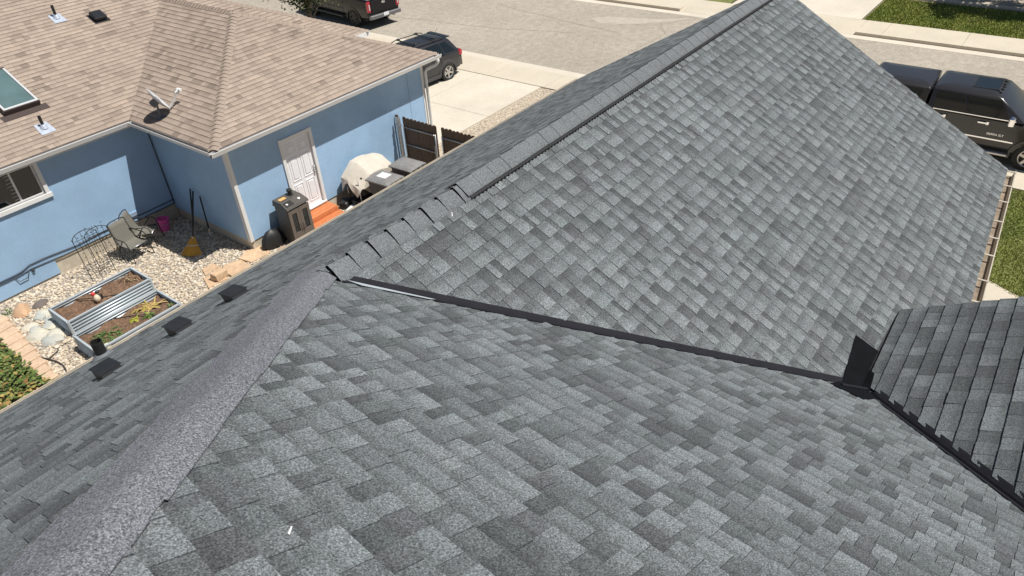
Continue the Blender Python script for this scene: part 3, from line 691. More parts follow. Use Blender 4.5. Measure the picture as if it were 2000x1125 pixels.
# skylight
def on_main(x, y, h=0): return V3(x, y, ZE+Q*(y-my)) + NF.normalized()*h
sk = MB()
X0s, X1s, Y0s, Y1s = 5.50, 6.33, 19.42, 20.80
for (x0,x1,y0,y1,h0,h1) in ((X0s,X1s,Y0s,Y0s+.07,0,.15),(X0s,X1s,Y1s-.07,Y1s,0,.15),(X0s,X0s+.07,Y0s+.07,Y1s-.07,0,.15),(X1s-.07,X1s,Y0s+.07,Y1s-.07,0,.15)):
    vs = [on_main(x,y,h) for h in (h0,h1) for x,y in ((x0,y0),(x1,y0),(x1,y1),(x0,y1))]
    sk.add(vs, [(3,2,1,0),(4,5,6,7),(0,1,5,4),(1,2,6,5),(2,3,7,6),(3,0,4,7)])
skl = obj('skylight', sk, 'bronze', blue)
mb = MB()
for (x0,x1,y0,y1) in ((X0s+.01,X1s-.01,Y0s+.02,Y0s+.075),(X0s+.01,X0s+.06,Y0s+.075,Y1s-.06),(X1s-.06,X1s-.01,Y0s+.075,Y1s-.06)):
    mb.slab([on_main(x,y,.162) for x,y in ((x0,y0),(x1,y0),(x1,y1),(x0,y1))], NF.normalized(), .01)
obj('skylight_frame', mb, 'dish_grey', skl)
mb = MB(); mb.slab([on_main(x,y,.148) for x,y in ((X0s+.06,Y0s+.07),(X1s-.06,Y0s+.07),(X1s-.06,Y1s-.06),(X0s+.06,Y1s-.06))], NF.normalized(), .006); obj('pane', mb, 'skylight_pane', skl)
mb = MB(); mb.slab([on_main(x,y,.016) for x,y in ((X0s-.12,Y0s-.16),(X1s+.12,Y0s-.16),(X1s+.12,Y0s+.02),(X0s-.12,Y0s+.02))], NF.normalized(), .003); obj('flashing', mb, 'bronze', skl)
# pipes and box vent on the tan roof
for x, y, hgt in ((8.52,22.15,.34),(5.95,18.72,.30)):
    c = on_main(x, y); mb = MB(); mb.lathe([(.038,-.02),(.038,hgt),(.03,hgt),(.03,hgt-.1)], 10, Matrix.Translation(c)); p = obj('pipe_vent', mb, 'pipe_black', blue, smooth=40)
    mb = MB(); mb.slab([on_main(x+i,y+j,.018) for i, j in ((-.17,-.2),(.17,-.2),(.15,.16),(-.15,.16))], NF.normalized(), .004); mb.lathe([(.10,.0),(.07,.06),(.045,.10)], 10, Matrix.Translation(c)); obj('flashing', mb, 'lead', p)
c = on_main(9.42,21.75); mb = MB(); n = NF.normalized(); R = Matrix((Vector((1,0,0)), Vector((0,1,Q)).normalized(), n)).transposed()
mb.bbox(c + n*.10, (.34,.34,.08), .02, R); bv = obj('box_vent', mb, 'vent_metal', blue)
mb = MB(); mb.box(c + n*.03, (.24,.24,.07), R); mb.box(c+n*.012, (.44,.44,.008), R); obj('flange', mb, 'vent_metal', bv)

# satellite dish bolted over the left slope
dish = thing('satellite_dish', 'grey satellite dish with a feed arm on the tan roof', 'satellite dish', (8.0, 17.08, 3.28))
nd = Vector((.75,-.27,.50)).normalized(); cd = V3(8.05,17.08,3.72)
qx = nd.cross(Vector((0,0,1))).normalized(); qy = qx.cross(nd); qy = qy if qy.z > 0 else -qy
mb = MB(); vs = []; fs = []; K, RR = 20, 5
for lay_, off in ((0, 0.0), (1, -.012)):
    for i in range(RR+1):
        r = i/RR
        for k in range(K):
            t = k*2*math.pi/K; vs.append(cd + qx*(.30*r*math.cos(t)) + qy*(.34*r*math.sin(t)) + nd*(.075*r*r - .05 + off))
for L_ in (0, 1):
    o = L_*(RR+1)*K
    for i in range(RR):
        for k in range(K):
            q = (o+i*K+k, o+i*K+(k+1) % K, o+(i+1)*K+(k+1) % K, o+(i+1)*K+k); fs.append(q if L_ == 0 else q[::-1])
o1 = RR*K; o2 = (RR+1)*K + RR*K
fs += [(o1+k, o1+(k+1) % K, o2+(k+1) % K, o2+k) for k in range(K)]
mb.add(vs, fs); obj('reflector', mb, 'dish_grey', dish, smooth=50)
base = V3(7.98,17.10,ZE+Q*(7.98-ax0))
mb = MB(); mb.tube([base, base+V3(0,0,.18), cd - nd*.10 - qy*.05], .026, 8); mb.box(base+V3(0,0,.01),(.16,.2,.02), Matrix.Rotation(-.4,3,'Y')); obj('mast', mb, 'dish_back', dish)
mb = MB(); mb.box(cd - nd*.10, (.14,.14,.22), Matrix((qx,qy,nd)).transposed()); obj('bracket', mb, 'dish_back', dish)
feed = cd + nd*.50 - qy*.20
mb = MB(); mb.bar(cd - qy*.33 - nd*.01, feed, .035, .03); obj('feed_arm', mb, 'dish_grey', dish)
mb = MB(); mb.lathe([(.028,0),(.034,.06),(.03,.12)], 10, Matrix.Translation(feed+V3(0,0,.02)) @ (-nd).to_track_quat('Z','Y').to_matrix().to_4x4()); mb.box(feed+V3(0,0,.01),(.07,.16,.05)); obj('feed_horn', mb, 'label_white', dish)
# ---------------------------------------------------------------- side yard
def dup(root, loc, rz, label=None):
    r = root.copy(); COL.objects.link(r); r.location = loc; r.rotation_euler = (0,0,rz)
    if label: r['label'] = label
    for ch in list(root.children):
        c = ch.copy(); COL.objects.link(c); c.parent = r
        for g in ch.children:
            d = g.copy(); COL.objects.link(d); d.parent = c
    return r
# galvanised raised beds
def bed(label, x0, x1, y0, y1, h):
    t = thing('raised_bed', label, 'raised bed', ((x0+x1)/2,(y0+y1)/2,0), 'galvanised raised beds')
    def panel(p, q, o):
        p, q, o = Vector(p), Vector(q), Vector(o); vs = []; K = 60
        for i in range(K+1):
            z = h*i/K; w = .020*math.sin(z/h*2*math.pi*5.5)
            vs += [p + o*w + V3(0,0,z), q + o*w + V3(0,0,z)]
        mb = MB(); mb.add(vs, [(2*i, 2*i+1, 2*i+3, 2*i+2) for i in range(K)]); o_ = obj('side_panel', mb, 'galvanized', t, smooth=True)
        md = o_.modifiers.new('s', 'SOLIDIFY'); md.thickness = .004
    panel((x0,y0,0),(x1,y0,0),(0,-1,0)); panel((x0,y1,0),(x1,y1,0),(0,1,0)); panel((x0,y0,0),(x0,y1,0),(-1,0,0)); panel((x1,y0,0),(x1,y1,0),(1,0,0))
    for x, y in ((x0,y0),(x1,y0),(x1,y1),(x0,y1)):
        mb = MB(); mb.tube([(x,y,0),(x,y,h+.01)], .035, 8); obj('corner_post', mb, 'galvanized', t, smooth=40)
    for a, b in (((x0,y0),(x1,y0)),((x1,y0),(x1,y1)),((x1,y1),(x0,y1)),((x0,y1),(x0,y0))):
        mb = MB(); mb.bar((*a,h+.005),(*b,h+.005),.045,.022); obj('rim', mb, 'galvanized', t)
    mb = MB(); K = 26; vs = []; W = 14
    for i in range(K+1):
        for j in range(W+1):
            vs.append((x0+.02+(x1-x0-.04)*i/K, y0+.02+(y1-y0-.04)*j/W, h-.10+rnd.uniform(-.018,.022)+.03*math.sin(i*.7+j)))
    mb.add(vs, [(i*(W+1)+j, (i+1)*(W+1)+j, (i+1)*(W+1)+j+1, i*(W+1)+j+1) for i in range(K) for j in range(W)]); obj('soil', mb, 'soil', t, smooth=True)
    return t
bed('corrugated steel raised bed of bare soil beside the foundation, a red ornament in it', 3.68, 5.64, 15.50, 16.36, .42)
bed('corrugated steel raised bed with yellowing plants, further from the blue wall', 3.52, 5.47, 13.98, 14.90, .42)
def leafblade(mb, p, d, L, w, col, droop=.4, K=4):
    p = Vector(p); d = Vector(d).normalized(); s = d.cross(Vector((0,0,1))); s = s.normalized() if s.length > .01 else Vector((1,0,0)); vs = []; cs = []
    for i in range(K+1):
        t = i/K; c = p + d*L*t + V3(0,0,-droop*L*t*t); ww = w*(1-t)**.7*(.5+t*1.2 if t < .4 else 1)
        vs += [c - s*ww/2, c + s*ww/2]; cs += [col, col]
    mb.add(vs, [(2*i, 2*i+1, 2*i+3, 2*i+2) for i in range(K)], cs)
def plant(name, label, c, n, L, w, cols, cat='plant', up=(.3,1.2), spread=.05, group=None):
    mb = MB()
    for _ in range(n):
        a = rnd.uniform(0, 6.28); leafblade(mb, V3(*c)+V3(rnd.uniform(-spread,spread), rnd.uniform(-spread,spread), 0), (math.cos(a), math.sin(a), rnd.uniform(*up)), L*rnd.uniform(.5,1), w, rnd.choice(cols), rnd.uniform(.3,1.0))
    return tag(obj(name, mb, 'leaf'), label, cat, group)
YEL = [(.50,.36,.12),(.55,.42,.17),(.42,.33,.08),(.46,.30,.13)]; GRN = [(.09,.15,.04),(.12,.18,.05),(.07,.11,.035)]; DRY = [(.36,.25,.15),(.30,.20,.11),(.42,.31,.2)]
plant('dry_plant', 'withered straw-yellow leaves sprawled in the planted raised bed', (5.05,14.62,.34), 46, .48, .05, YEL, up=(.02,.5), spread=.12)
plant('dry_plant', 'small yellow-green seedling between the straw-yellow leaves and the drip pipe', (4.62,14.42,.33), 16, .2, .06, [(.45,.40,.06),(.3,.33,.06)], up=(.2,1))
plant('leafy_plant', 'green leafy plant in the middle of the planted raised bed', (4.85,14.28,.33), 22, .26, .07, GRN+[(.2,.26,.06)], up=(.3,1.4))
plant('leafy_plant', 'low dark green weed patch at the pipe end of the planted raised bed', (4.0,14.35,.33), 90, .2, .05, GRN, up=(.2,1.2), spread=.26)
plant('leafy_plant', 'small green sprig in the far corner of the planted raised bed', (5.36,14.2,.34), 14, .18, .05, GRN, up=(.5,1.5))
plant('dry_plant', 'tangle of dry brown stalks in the corner of the bare raised bed', (5.42,16.1,.34), 40, .38, .03, DRY+[(.05,.03,.02)], up=(.05,.5), spread=.13)
plant('leafy_plant', 'small weed growing at the foot of the blue wall by the tan boulder', (3.25,17.75,0), 50, .22, .06, GRN, up=(.3,1.5), spread=.12)
def line(name, label, pts, r, m='hose_black', cat='pipe', group=None):
    P = [Vector(p) for p in pts]; out = []
    for i in range(len(P)-1):
        for k in range(6):
            t = k/6; a, b, c, d = P[max(i-1,0)], P[i], P[i+1], P[min(i+2,len(P)-1)]
            out.append(.5*((2*b) + (c-a)*t + (2*a-5*b+4*c-d)*t*t + (-a+3*b-3*c+d)*t**3))
    out.append(P[-1]); mb = MB(); mb.tube(out, r, 7); return tag(obj(name, mb, m, smooth=True), label, cat, group)
line('drip_pipe', 'dark drip pipe lying across the bare raised bed', [(4.25,16.3,.36),(4.55,15.95,.37),(4.95,15.6,.36)], .012)
line('drip_pipe', 'thin dark pipe lying across the planted raised bed', [(4.35,14.85,.36),(4.75,14.45,.37),(5.0,14.05,.36)], .010)
line('branch', 'curved dark length of pipe lying on the gravel by the edging blocks', [(2.74,15.78,.03),(2.84,15.46,.05),(2.97,15.12,.04),(3.03,14.76,.03),(2.95,14.35,.02)], .018)
line('branch', 'short dark twig branching off the curved pipe on the gravel', [(2.93,15.2,.04),(3.12,15.25,.05),(3.22,15.32,.03)], .012, cat='twig')
line('branch', 'thin straight stick on the gravel against the bare raised bed', [(3.22,15.4,.02),(3.42,15.42,.03),(3.66,15.42,.02)], .010, cat='twig')
# ornament
t = thing('garden_ornament', 'small red, cream and black bird ornament standing in the bare raised bed', 'ornament', (4.52,15.82,.33))
mb = MB(); mb.lathe([(.0,0),(.05,.01),(.075,.06),(.07,.12),(.03,.18)], 12, Matrix.Translation((4.52,15.82,.33))); obj('body', mb, 'orn_cream', t, smooth=True)
mb = MB(); mb.lathe([(.0,0),(.045,.02),(.05,.06),(.03,.10),(.0,.11)], 12, Matrix.Translation((4.49,15.88,.48))); obj('head', mb, 'orn_red', t, smooth=True)
mb = MB(); mb.bbox((4.60,15.83,.44),(.10,.08,.09),.02, Matrix.Rotation(.5,3,'Z')); mb.bbox((4.60,15.92,.52),(.08,.07,.06),.02); obj('wing', mb, 'orn_black', t)
# trellises
def trellis(label, x0, x1, y, h, lean):
    t = thing('trellis', label, 'trellis', ((x0+x1)/2,y,0), 'iron trellises')
    def P(x, z, dy=0): return V3(x, y+lean*z+dy, z)
    n = 6; xm = (x0+x1)/2; w = (x1-x0)/2
    mb = MB()
    for x in (x0, x1): mb.tube([P(x,0),P(x,h)], .009, 6)
    arc = [P(xm+w*math.cos(a), h-.02+.17*math.sin(a)) for a in [math.pi*k/14 for k in range(15)]]; mb.tube(arc, .009, 6)
    for x in (x0, x1): mb.lathe([(.0,0),(.02,.012),(.012,.03),(.0,.045)], 8, Matrix.Translation(P(x,h)))
    obj('frame', mb, 'black_iron', t, smooth=40)
    for k in range(1, n-1):
        x = x0+(x1-x0)*k/(n-1); top = h+.17*math.sin(math.acos(max(-1,min(1,(x-xm)/w))))-.03
        mb = MB(); mb.tube([P(x+.012*math.sin(z*9+k), .02+z) for z in [top*q/14 for q in range(15)]], .005, 5); rod = obj('rod', mb, 'black_iron', t, smooth=True)
        for q in range(9):
            lb = MB()
            z = .12+q*.13+rnd.uniform(-.03,.03); s = rnd.choice((-1,1)); c = P(x, z); a = rnd.uniform(.3,1.0)
            e = c + V3(s*.045*math.cos(a), -.004, .045*math.sin(a)); m_ = (c+e)/2; pr = V3(-math.sin(a)*s,0,math.cos(a))*.016
            lb.add([c, m_+pr, e, m_-pr, m_+V3(0,-.006,0)], [(0,1,4),(1,2,4),(2,3,4),(3,0,4)])
            obj('iron_leaf', lb, 'black_iron', rod)
    for z in (.18, h-.04):
        mb = MB(); mb.bar(P(x0,z), P(x1,z), .008, .008); obj('crossbar', mb, 'black_iron', t)
trellis('black iron trellis with leaf scrolls and the taller arch, left of the chairs', 5.03, 5.62, 17.30, 1.14, .10)
trellis('black iron trellis with leaf scrolls standing half behind the taller one', 5.38, 5.98, 17.52, .98, .12)
# patio chairs
def chair(label, loc, rz):
    t = thing('patio_chair', label, 'chair', loc, 'patio chairs', True, rz)
    seat = MB(); vs = []
    K = 10
    pts = [(0,-.24,.43)] + [(0,-.24+.46*k/6,.43-.03*math.sin(math.pi*k/6)) for k in range(1,7)] + [(0,.22+.16*k/7,.41+.52*k/7) for k in range(1,8)]
    for p in pts:
        for i in range(K+1):
            x = -.23+.46*i/K; z = p[2] - .02*math.cos((i/K-.5)*math.pi) + (.05*math.cos((i/K-.5)*math.pi) if p is pts[-1] else 0)
            vs.append((x, p[1], z))
    n = K+1; seat.add(vs, [(j*n+i, j*n+i+1, (j+1)*n+i+1, (j+1)*n+i) for j in range(len(pts)-1) for i in range(K)])
    o = obj('sling_seat', seat, 'mesh_fabric', t, smooth=40); md = o.modifiers.new('s','SOLIDIFY'); md.thickness = .008
    for s in (-1, 1):
        x = s*.25
        mb = MB(); mb.tube([(x,-.25,.43),(x,.2,.41),(x,.30,.62),(x,.40,.95)], .013, 8); obj('side_rail', mb, 'black_iron', t, smooth=True)
        mb = MB(); mb.tube([(x+s*.03,-.30,0),(x+s*.03,-.27,.40),(x+s*.03,-.24,.60),(x+s*.03,-.16,.65),(x+s*.03,.10,.64),(x,.31,.66)], .013, 8); obj('arm', mb, 'black_iron', t, smooth=True)
        mb = MB(); mb.tube([(x+s*.03,.36,0),(x+s*.02,.22,.30),(x+s*.03,.02,.50),(x+s*.03,-.1,.64)], .012, 8); obj('leg', mb, 'black_iron', t, smooth=True)
        mb = MB(); mb.tube([(x+s*.03,-.30,.012),(x+s*.03,0,.03),(x+s*.03,.36,.012)], .011, 8); obj('runner', mb, 'black_iron', t, smooth=True)
    mb = MB(); mb.tube([(-.25,.40,.95),(-.12,.41,.99),(.12,.41,.99),(.25,.40,.95)], .013, 8); obj('top_rail', mb, 'black_iron', t, smooth=True)
    mb = MB(); mb.tube([(-.25,-.25,.425),(.25,-.25,.425)], .012, 8); obj('front_rail', mb, 'steel', t, smooth=True)
    return t
ch = chair('grey sling patio chair in the sun between trellis and bucket', (6.30,17.42,0), .12)
dup(ch, (6.83,17.74,0), .75, 'grey sling patio chair turned sideways against the pink bucket')
# bucket
t = thing('bucket', 'pink plastic bucket in the shaded corner of the blue house', 'bucket', (7.45,18.02,0))
T = Matrix.Translation((7.45,18.02,.0)) @ Matrix.Rotation(.10,4,'Y')
mb = MB(); mb.lathe([(.0,.012),(.125,.0),(.155,.36),(.147,.36),(.118,.02),(.0,.02)], 24, T, caps=False); obj('body', mb, 'pink_plastic', t, smooth=40)
for z in (.355, .30, .20):
    mb = MB(); r = .125+.03*z/.36; mb.lathe([(r,z-.012),(r+.012,z-.008),(r+.012,z+.008),(r,z+.012)], 24, T, caps=False); obj('rim' if z > .35 else 'band', mb, 'pink_plastic', t, smooth=40)
mb = MB(); mb.tube([T @ V3(.17*math.cos(a), -.05-.10*math.sin(a), .31-.10*math.sin(a)) for a in [math.pi*k/12 for k in range(13)]], .005, 6); obj('handle', mb, 'steel', t, smooth=True)
# long-handled tools
t = thing('leaf_rake', 'orange-yellow fan rake with a black handle leaning in the shaded corner', 'rake', (7.0,16.25,0))
ra, rb = V3(7.39,16.42,.36), V3(8.04,16.93,1.25); dirn = (rb-ra).normalized()
mb = MB(); mb.tube([ra, rb], .021, 8); obj('handle', mb, 'black_plastic', t, smooth=True)
mb = MB(); mb.tube([ra-dirn*.06, ra+dirn*.22], .017, 8); obj('ferrule', mb, 'alloy', t, smooth=True)
sidev = V3(.58,-.81,.0).normalized(); fwd = V3(-.33,-.24,-.34).normalized()
for k in range(17):
    s = (k-8)/8; mb = MB()
    p0 = ra + sidev*.03*s; p1 = ra + fwd*(.54-.05*abs(s)) + sidev*.27*s; p1.z = max(p1.z, .03); p2 = p1 + fwd*.03; p2.z = .0
    mb.bar(p0, p1, .030, .004); mb.bar(p1, p2, .012, .004); obj('tine', mb, 'rake_yellow', t)
mb = MB(); mb.bar(ra+fwd*.24-sidev*.16+V3(0,0,.006), ra+fwd*.24+sidev*.16+V3(0,0,.006), .05, .006); obj('tine_bridge', mb, 'label_white', t)
for lab, b0, b1 in (('black-handled garden tool just behind the fan rake', V3(7.72,17.05,0), V3(8.05,17.06,1.28)), ('black-handled garden tool leaning between the fan rake and the corner board', V3(7.86,16.45,0), V3(8.05,16.68,1.16))):
    t = thing('garden_tool', lab, 'garden tool', b0)
    dd = (b1-b0).normalized()
    mb = MB(); mb.tube([b0+dd*.32, b1], .021, 8); obj('handle', mb, 'black_plastic', t, smooth=True)
    mb = MB(); mb.tube([b0+dd*.10, b0+dd*.36], .013, 8); mb.bar(b0+dd*.01, b0+dd*.12, .10, .008, up=(1,0,0)); obj('blade', mb, 'alloy', t, smooth=40)
# vertical smoker
t = thing('vertical_smoker', 'brown and black cabinet smoker with two windowed doors beside the white door', 'smoker', (9.22,14.50,0))
sx0, sx1, sy0, sy1 = 8.90, 9.56, 14.22, 14.76
mb = MB(); mb.bbox(((sx0+sx1)/2,(sy0+sy1)/2+.02,.60),(sx1-sx0,sy1-sy0-.04,.96),.025); obj('cabinet', mb, 'smoker_body', t)
mb = MB(); vs = [(sx0-.02,sy0-.03,1.05),(sx1+.02,sy0-.03,1.05),(sx1+.02,sy1+.02,1.05),(sx0-.02,sy1+.02,1.05),(sx0-.02,sy0+.0,1.10),(sx1+.02,sy0+.0,1.10),(sx1+.0,sy0+.22,1.19),(sx0+.0,sy0+.22,1.19),(sx1,sy1+.0,1.20),(sx0,sy1+.0,1.20)]
mb.add(vs, [(3,2,1,0),(0,1,5,4),(4,5,6,7),(7,6,8,9),(1,2,8,6,5),(3,0,4,7,9),(2,3,9,8)]); top = obj('top_cover', mb, 'smoker_body', t)
def on_top(x, y): return V3(x, y, 1.10+(y-sy0)/.22*.09+.006)
mb = MB(); mb.slab([on_top(sx0+.03,sy0+.03),on_top(sx0+.28,sy0+.03),on_top(sx0+.28,sy0+.19),on_top(sx0+.03,sy0+.19)], Vector((0,-.38,.92)), .006); pnl = obj('control_panel', mb, 'smoker_black', top)
mb = MB(); mb.lathe([(.035,0),(.03,.02)], 12, Matrix.Translation(on_top(sx0+.10,sy0+.10))); obj('dial', mb, 'label_white', top)
mb = MB(); mb.lathe([(.04,0),(.038,.004)], 6, Matrix.Translation(on_top(sx0+.50,sy0+.12)) @ Matrix.Rotation(.38,4,'X')); obj('badge', mb, 'label_white', top)
mb = MB(); mb.box((sx0+.17,sy0+.36,1.206),(.20,.12,.004)); obj('sticker', mb, 'grime_label', top)
mb = MB(); mb.lathe([(.085,0),(.085,.015),(.05,.02),(.05,.09),(.072,.10),(.072,.15),(.05,.165),(.0,.165)], 16, Matrix.Translation((sx0+.46,sy1-.14,1.195)), caps=False); obj('chimney', mb, 'smoker_black', t, smooth=40)
for i, (x0, x1) in enumerate(((sx0+.005,(sx0+sx1)/2-.004),((sx0+sx1)/2+.004,sx1-.005))):
    yf = sy0; w = x1-x0; z0, z1_ = .15, 1.0
    mb = MB(); b = .085
    mb.box((x0+b/2,yf,(z0+z1_)/2),(b,.03,z1_-z0)); mb.box((x1-b/2,yf,(z0+z1_)/2),(b,.03,z1_-z0)); mb.box(((x0+x1)/2,yf,z0+.10),(w-2*b,.03,.20)); mb.box(((x0+x1)/2,yf,z1_-.05),(w-2*b,.03,.10))
    d = obj('door', mb, 'smoker_door', t)
    mb = MB(); mb.box(((x0+x1)/2,yf+.008,(z0+.2+z1_-.1)/2),(w-2*b,.006,z1_-z0-.3)); obj('pane', mb, 'car_glass', d)
    hx = x1-.035 if i == 0 else x0+.035
    mb = MB(); mb.tube([(hx,yf-.015,.36),(hx,yf-.05,.38),(hx,yf-.055,.46),(hx,yf-.05,.54),(hx,yf-.015,.56)], .009, 7); obj('handle', mb, 'smoker_door', d, smooth=True)
for x in (sx0+.05, sx1-.05):
    for y in (sy0+.06, sy1-.04):
        mb = MB(); mb.box((x,y,.06),(.05,.05,.12)); obj('leg', mb, 'smoker_black', t)
mb = MB(); K = 12; vs = []
for i in range(5):
    for k in range(K):
        a = 2*math.pi*k/K; r = (.26,.30,.27,.16,.03)[i]*rnd.uniform(.85,1.1); vs.append((8.58+r*1.1*math.cos(a), 14.70+r*.62*math.sin(a), (0,.12,.32,.46,.52)[i]))
mb.add(vs, [(i*K+k, i*K+(k+1) % K, (i+1)*K+(k+1) % K, (i+1)*K+k) for i in range(4) for k in range(K)] + [tuple(range(4*K,5*K))]); tag(obj('rubbish_sack', mb, 'black_plastic', smooth=30), 'crumpled black sack behind the smoker at the corner board', 'sack')
# cedar step
t = thing('wooden_step', 'two-level step of orange cedar planks below the white door', 'step', (10.15,14.6,0))
for i, (y, z) in enumerate(((14.86,.27),(14.72,.27),(14.58,.27),(14.43,.14),(14.29,.14))):
    mb = MB(); mb.bbox((10.14+rnd.uniform(-.01,.01),y,z),(1.06,.132,.038),.005); obj('plank', mb, 'cedar', t)
for x in (9.66,10.14,10.62):
    mb = MB(); mb.box((x,14.72,.125),(.04,.38,.245)); mb.box((x,14.37,.06),(.04,.28,.115)); obj('stringer', mb, 'cedar', t)
mb = MB(); mb.box((10.14,14.505,.20),(1.04,.02,.10)); obj('riser', mb, 'cedar', t)
# covered barbecue
t = thing('covered_barbecue', 'barbecue under a beige fabric cover against the blue wall', 'barbecue', (11.8,14.4,0))
mb = MB(); nx, ny = 26, 14; vs = []
def covz(x, y):
    fx = (x-11.15)/1.38; fy_ = (y-14.02)/.74
    hgt = 1.20 - .34*max(0, .30-fx)/.30 - .16*max(0, fx-.62)/.38 - .24*max(0, .62-fy_)/.62 - .02*abs(math.sin(fx*7+fy_*3))
    return hgt + rnd.uniform(-.006,.006)
for j in range(ny+1):
    for i in range(nx+1):
        x = 11.15+1.38*i/nx; y = 14.02+.74*j/ny; vs.append((x, y, covz(x, y)))
fs = [(j*(nx+1)+i, j*(nx+1)+i+1, (j+1)*(nx+1)+i+1, (j+1)*(nx+1)+i) for j in range(ny) for i in range(nx)]
ring = [i for i in range(nx+1)] + [j*(nx+1)+nx for j in range(1, ny+1)] + [ny*(nx+1)+i for i in range(nx-1, -1, -1)] + [j*(nx+1) for j in range(ny-1, 0, -1)]
prev = ring; cx, cy = 11.84, 14.39
for lv in range(1, 7):
    cur = []
    for q, r in enumerate(ring):
        x, y, z = vs[r]; f_ = lv/6; wv = .045*abs(math.sin(q*.62))*f_ + rnd.uniform(-.006,.006)
        left = max(0, 1-(x-11.15)/.5); bot = .42 + .35*left*(.5+.5*math.sin(q*.55)) 
        dx, dy = x-cx, y-cy; l = math.hypot(dx, dy); cur.append(len(vs)); vs.append((x+dx/l*(wv+.03*f_), y+dy/l*(wv*.6+.02*f_), z+(bot-z)*f_))
    fs += [(prev[q], cur[q], cur[(q+1) % len(ring)], prev[(q+1) % len(ring)]) for q in range(len(ring))]; prev = cur
mb.add(vs, fs); o = obj('cover', mb, 'cover_cloth', t, smooth=28); md = o.modifiers.new('s','SOLIDIFY'); md.thickness = .006
mb = MB(); mb.bbox((11.85,14.4,.62),(1.0,.5,.55),.03); obj('firebox', mb, 'black_plastic', t)
mb = MB(); mb.box((11.6,14.4,.2),(.8,.45,.03)); obj('lower_shelf', mb, 'black_plastic', t)
for x in (11.22, 12.3):
    for y in (14.15, 14.65):
        mb = MB(); mb.tube([(x,y,0),(x,y,.9)], .016, 8); obj('leg', mb, 'steel', t, smooth=True)
mb = MB(); mb.bbox((11.02,14.62,.12),(.34,.26,.24),.03, Matrix.Rotation(.4,3,'Z')); tag(obj('planter_box', mb, 'black_plastic'), 'black plastic box on the gravel at the covered barbecue', 'box')
mb = MB(); mb.bbox((10.98,14.28,.07),(.34,.30,.10),.02, Matrix.Rotation(.3,3,'Z')); tag(obj('white_tray', mb, 'label_white'), 'white plastic tray on the gravel beside the cedar step', 'tray')
# wheelie bins
def bin_(label, loc, rz, sticker):
    t = thing('wheelie_bin', label, 'bin', loc, 'grey wheelie bins', True, rz)
    mb = MB(); vs = []
    for z, w, d in ((.06,.46,.50),(.95,.58,.70),(.98,.62,.74),(1.0,.62,.74)): vs += [(-w/2,-d/2,z),(w/2,-d/2,z),(w/2,d/2,z),(-w/2,d/2,z)]
    mb.add(vs, [(3,2,1,0)] + [(i*4+k, i*4+(k+1) % 4, i*4+4+(k+1) % 4, i*4+4+k) for i in range(3) for k in range(4)] + [(12,13,14,15)]); obj('body', mb, 'bin_body', t, bevel=.015)
    mb = MB(); vs = []; K = 12
    for j in range(K+1):
        y = -.41+.82*j/K
        for i in range(K+1):
            x = -.335+.67*i/K; e = max(abs(x)/.335, abs(y)/.41); z = 1.02+.055*(1-e**4)+.02*(1-(x/.335)**2); vs.append((x, y, z))
    n = K+1; base_ = len(vs); fs = [(j*n+i, j*n+i+1, (j+1)*n+i+1, (j+1)*n+i) for j in range(K) for i in range(K)]
    rg = [i for i in range(n)] + [j*n+K for j in range(1,n)] + [K*n+i for i in range(K-1,-1,-1)] + [j*n for j in range(K-1,0,-1)]
    for q in rg: vs.append((vs[q][0], vs[q][1], .985))
    fs += [(rg[q], base_+q, base_+(q+1) % len(rg), rg[(q+1) % len(rg)]) for q in range(len(rg))]
    mb.add(vs, fs); lid = obj('lid', mb, 'bin_lid', t, smooth=40)
    if sticker:
        mb = MB(); mb.slab([(x, y, 1.02+.055*(1-max(abs(x)/.335,abs(y)/.41)**4)+.02*(1-(x/.335)**2)+.006) for x, y in ((-.13,-.15),(.14,-.15),(.14,.17),(-.13,.17))], (0,0,1), .003); obj('sticker', mb, 'label_white', lid)
        for k in range(3):
            mb = MB(); mb.box((-.03+.01*k,-.09+.02*k,1.094),(.14-.03*k,.008,.002)); obj('printed_line', mb, 'trim_dark', lid)
    for x in (-.2,0,.2):
        mb = MB(); mb.bbox((x,-.42,.99),(.07,.05,.06),.012); obj('hinge', mb, 'black_plastic', t)
    mb = MB(); mb.tube([(-.28,-.46,.99),(.28,-.46,.99)], .016, 8); obj('handle_bar', mb, 'black_plastic', t, smooth=True)
    for s in (-1, 1):
        mb = MB(); mb.lathe([(.10,-.03),(.12,-.02),(.12,.02),(.10,.03)], 16, Matrix.Translation((s*.27,-.27,.12)) @ Matrix.Rotation(math.pi/2,4,'Y')); obj('wheel', mb, 'tyre', t, smooth=40)
bin_('grey wheelie bin with a white sticker on its lid, beside the covered barbecue', (11.55,13.42,0), .06, True)
bin_('grey wheelie bin with a plain lid, next to the wooden gate', (12.48,13.46,0), .04, False)
